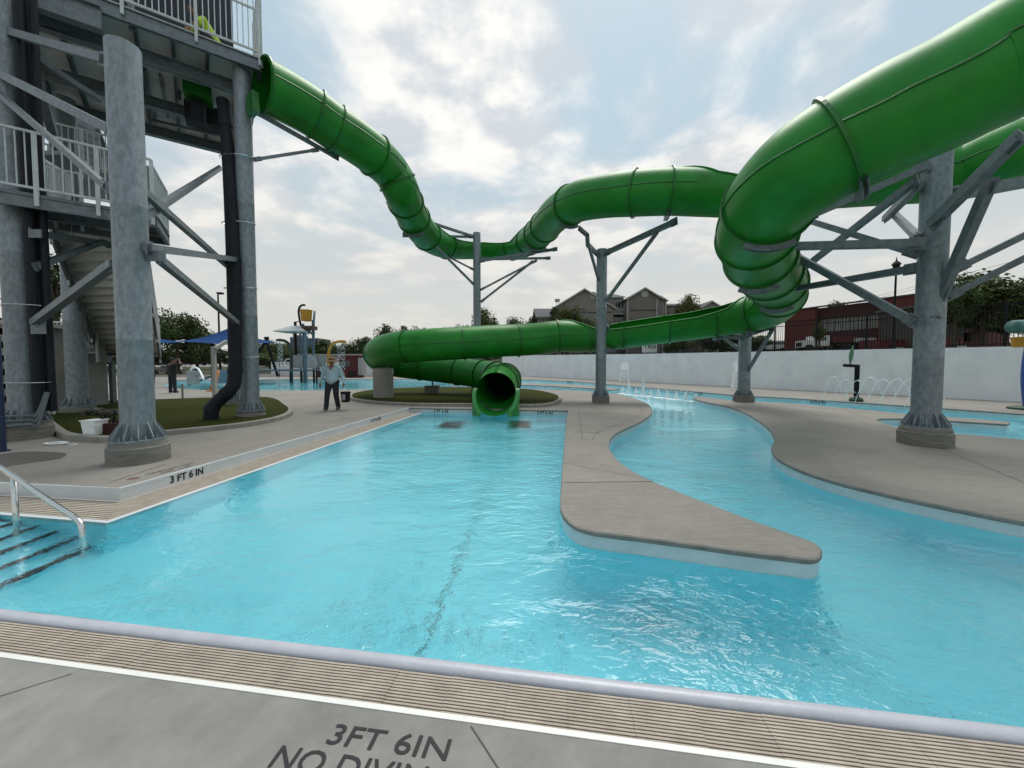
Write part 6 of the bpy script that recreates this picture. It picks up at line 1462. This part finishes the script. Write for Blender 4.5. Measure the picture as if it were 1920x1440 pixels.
def tree(px, ytop, ybase, d, wpx, kind, m, lb, zb_=None, grp='trees beyond the pools'):
    top_ = P(px, ytop, d); bs = P(px, ybase, d); z0 = bs.z if zb_ is None else zb_; Rw = wpx / FPX * d / 2; Hh = top_.z - z0; Rz = min(Hh * .5, Rw * 1.5) if kind != 'low' else Hh * .5
    ci = kind if isinstance(kind, int) else 2
    o = root('tree', (top_.x, top_.y, z0), lb, 'tree', grp)
    me, bl = CROWNS[ci]; key = 'crown_%d_%s' % (ci, m.name)
    me2 = bpy.data.meshes.get(key)
    if me2 is None: me2 = me.copy(); me2.name = key; me2.materials.clear(); me2.materials.append(m)
    cw = bpy.data.objects.new('crown', me2); scene.collection.objects.link(cw); cw.parent = o; cz = Hh - Rz * .93
    cw.location = (0, 0, cz); cw.scale = (Rw / .98, Rw / .98, Rz / .98); cw.rotation_euler = (0, 0, (px * 1.37) % 6.28)
    tk_ = MB(); oo = Vector(o.location); r0 = max(.12, Hh * .028); tk_.tube([oo, oo + Z * (cz * .6), oo + Z * (cz + Rz * .3)], [r0, r0 * .75, r0 * .3], 8)
    for c, r_ in bl[:7]: tk_.tube([oo + Z * (cz * .7), oo + Vector((c.x * Rw * .5, c.y * Rw * .5, cz - Rz * .05 + c.z * Rz * .4)), oo + Vector((c.x * Rw, c.y * Rw, cz + c.z * Rz))], [r0 * .45, r0 * .3, r0 * .1], 5)
    ORG[o.name] = oo; tk_.build('trunk', BARK, o)
    return o
TL = [(330, 574, 700, 62, 96, 0, 0, 'dark rounded tree rising behind the blue canopy left of the light pole'), (368, 606, 700, 66, 66, 1, 0, 'lower dark tree between the light pole and the tall rounded tree'),
      (20, 585, 700, 50, 120, 0, 0, 'dark tree filling the gap left of the tower columns'), (100, 470, 700, 34, 110, 1, 0, 'tall dark tree glimpsed between the two back tower columns'), (250, 640, 700, 60, 120, 2, 0, 'dark spreading tree behind the foot of the stairs'),
      (480, 652, 698, 82, 90, 2, 1, 'low green tree just right of the tower column, behind the A-frame'), (522, 638, 698, 95, 70, 0, 1, 'green tree behind the dark shower arch'), (505, 634, 698, 100, 60, 1, 0, 'dark tree behind the crossed legs'), (565, 650, 698, 92, 80, 2, 0, 'dark low tree behind the play structure posts'),
      (612, 632, 698, 90, 66, 0, 0, 'dark round tree just right of the yellow bucket frame'), (645, 640, 698, 88, 60, 1, 0, 'dark tree behind the yellow shower arch'), (690, 626, 698, 80, 70, 0, 0, 'dark tree above the red machine'), (722, 604, 698, 78, 62, 1, 0, 'tallest dark tree of the row left of the slide bend'),
      (752, 606, 698, 84, 56, 3, 1, 'pointed tree second right of the tallest one behind the slide'), (788, 607, 690, 90, 56, 0, 0, 'dark tree above the slide bend'), (835, 608, 690, 96, 56, 2, 0, 'low dark tree left of the slim post'), (905, 573, 690, 84, 74, 1, 2, 'olive-green tree rising right behind the slim post'), (870, 604, 690, 84, 40, 0, 1, 'small tree just left of the slim post'),
      (965, 586, 690, 92, 62, 2, 0, 'dark round tree between the slim post and the apartment building'), (1010, 584, 690, 94, 58, 0, 0, 'dark tree left of the thin mast'), (1040, 572, 680, 80, 42, 3, 1, 'slim dark green tree before the left roof of the apartment building'), (1064, 565, 690, 78, 62, 0, 2, 'broad olive tree in front of the apartment gable'), (1100, 592, 690, 76, 60, 1, 1, 'green tree below the apartment gable, left of the middle post'),
      (1292, 548, 660, 74, 60, 1, 2, 'tall olive tree in front of the right wing of the apartment building'), (1320, 582, 660, 76, 50, 0, 1, 'lower green tree right of the tall olive tree by the apartment building'), (1567, 559, 650, 92, 50, 0, 1, 'small round tree peeping over the brick roof'),
      (1352, 612, 668, 60, 110, 2, 0, 'dark shrubby tree under the green flume behind the fence'), (1270, 628, 668, 60, 70, 2, 1, 'low green tree beside the white sign, under the flume'), (1415, 625, 668, 62, 60, 0, 0, 'dark low tree behind the white van'), (1537, 601, 652, 44, 30, 3, 2, 'young yellow-green tree in front of the brick building'),
      (1795, 520, 650, 36, 70, 0, 0, 'dark part-hidden tree right behind the massive post'), (1850, 497, 648, 38, 170, 2, 1, 'broad spreading green tree over the brown building'), (1935, 515, 648, 36, 120, 1, 1, 'leafy tree at the right edge behind the fence'), (1890, 585, 640, 46, 90, 2, 0, 'dark bushy tree low behind the fence near the right edge')]
for px, yt, yb, d, wp2, kd_, mi, lb in TL: tree(px, yt, yb, d, wp2, kd_, LEAF[mi], lb)
# far woodland ridge closing the horizon on the left
rnd = random.Random(11); mb = MB()
me, bl = CROWNS[2]
far = []; 
for k in range(15):
    px = -40 + k * 74; tree(px, 655 + rnd.uniform(-5, 5), 700, 135, 120, 2, LEAF[0], 'low dark tree in the distant row on the horizon left of the apartment building', zb_=0, grp='distant row of trees on the left horizon')
for k in range(8):
    px = 1120 + k * 105; tree(px, 636 + rnd.uniform(-4, 4), 668, 100, 130, 2, LEAF[0], 'low dark tree in the hedge-like row far behind the fence', zb_=3.5, grp='distant row of trees behind the fence')
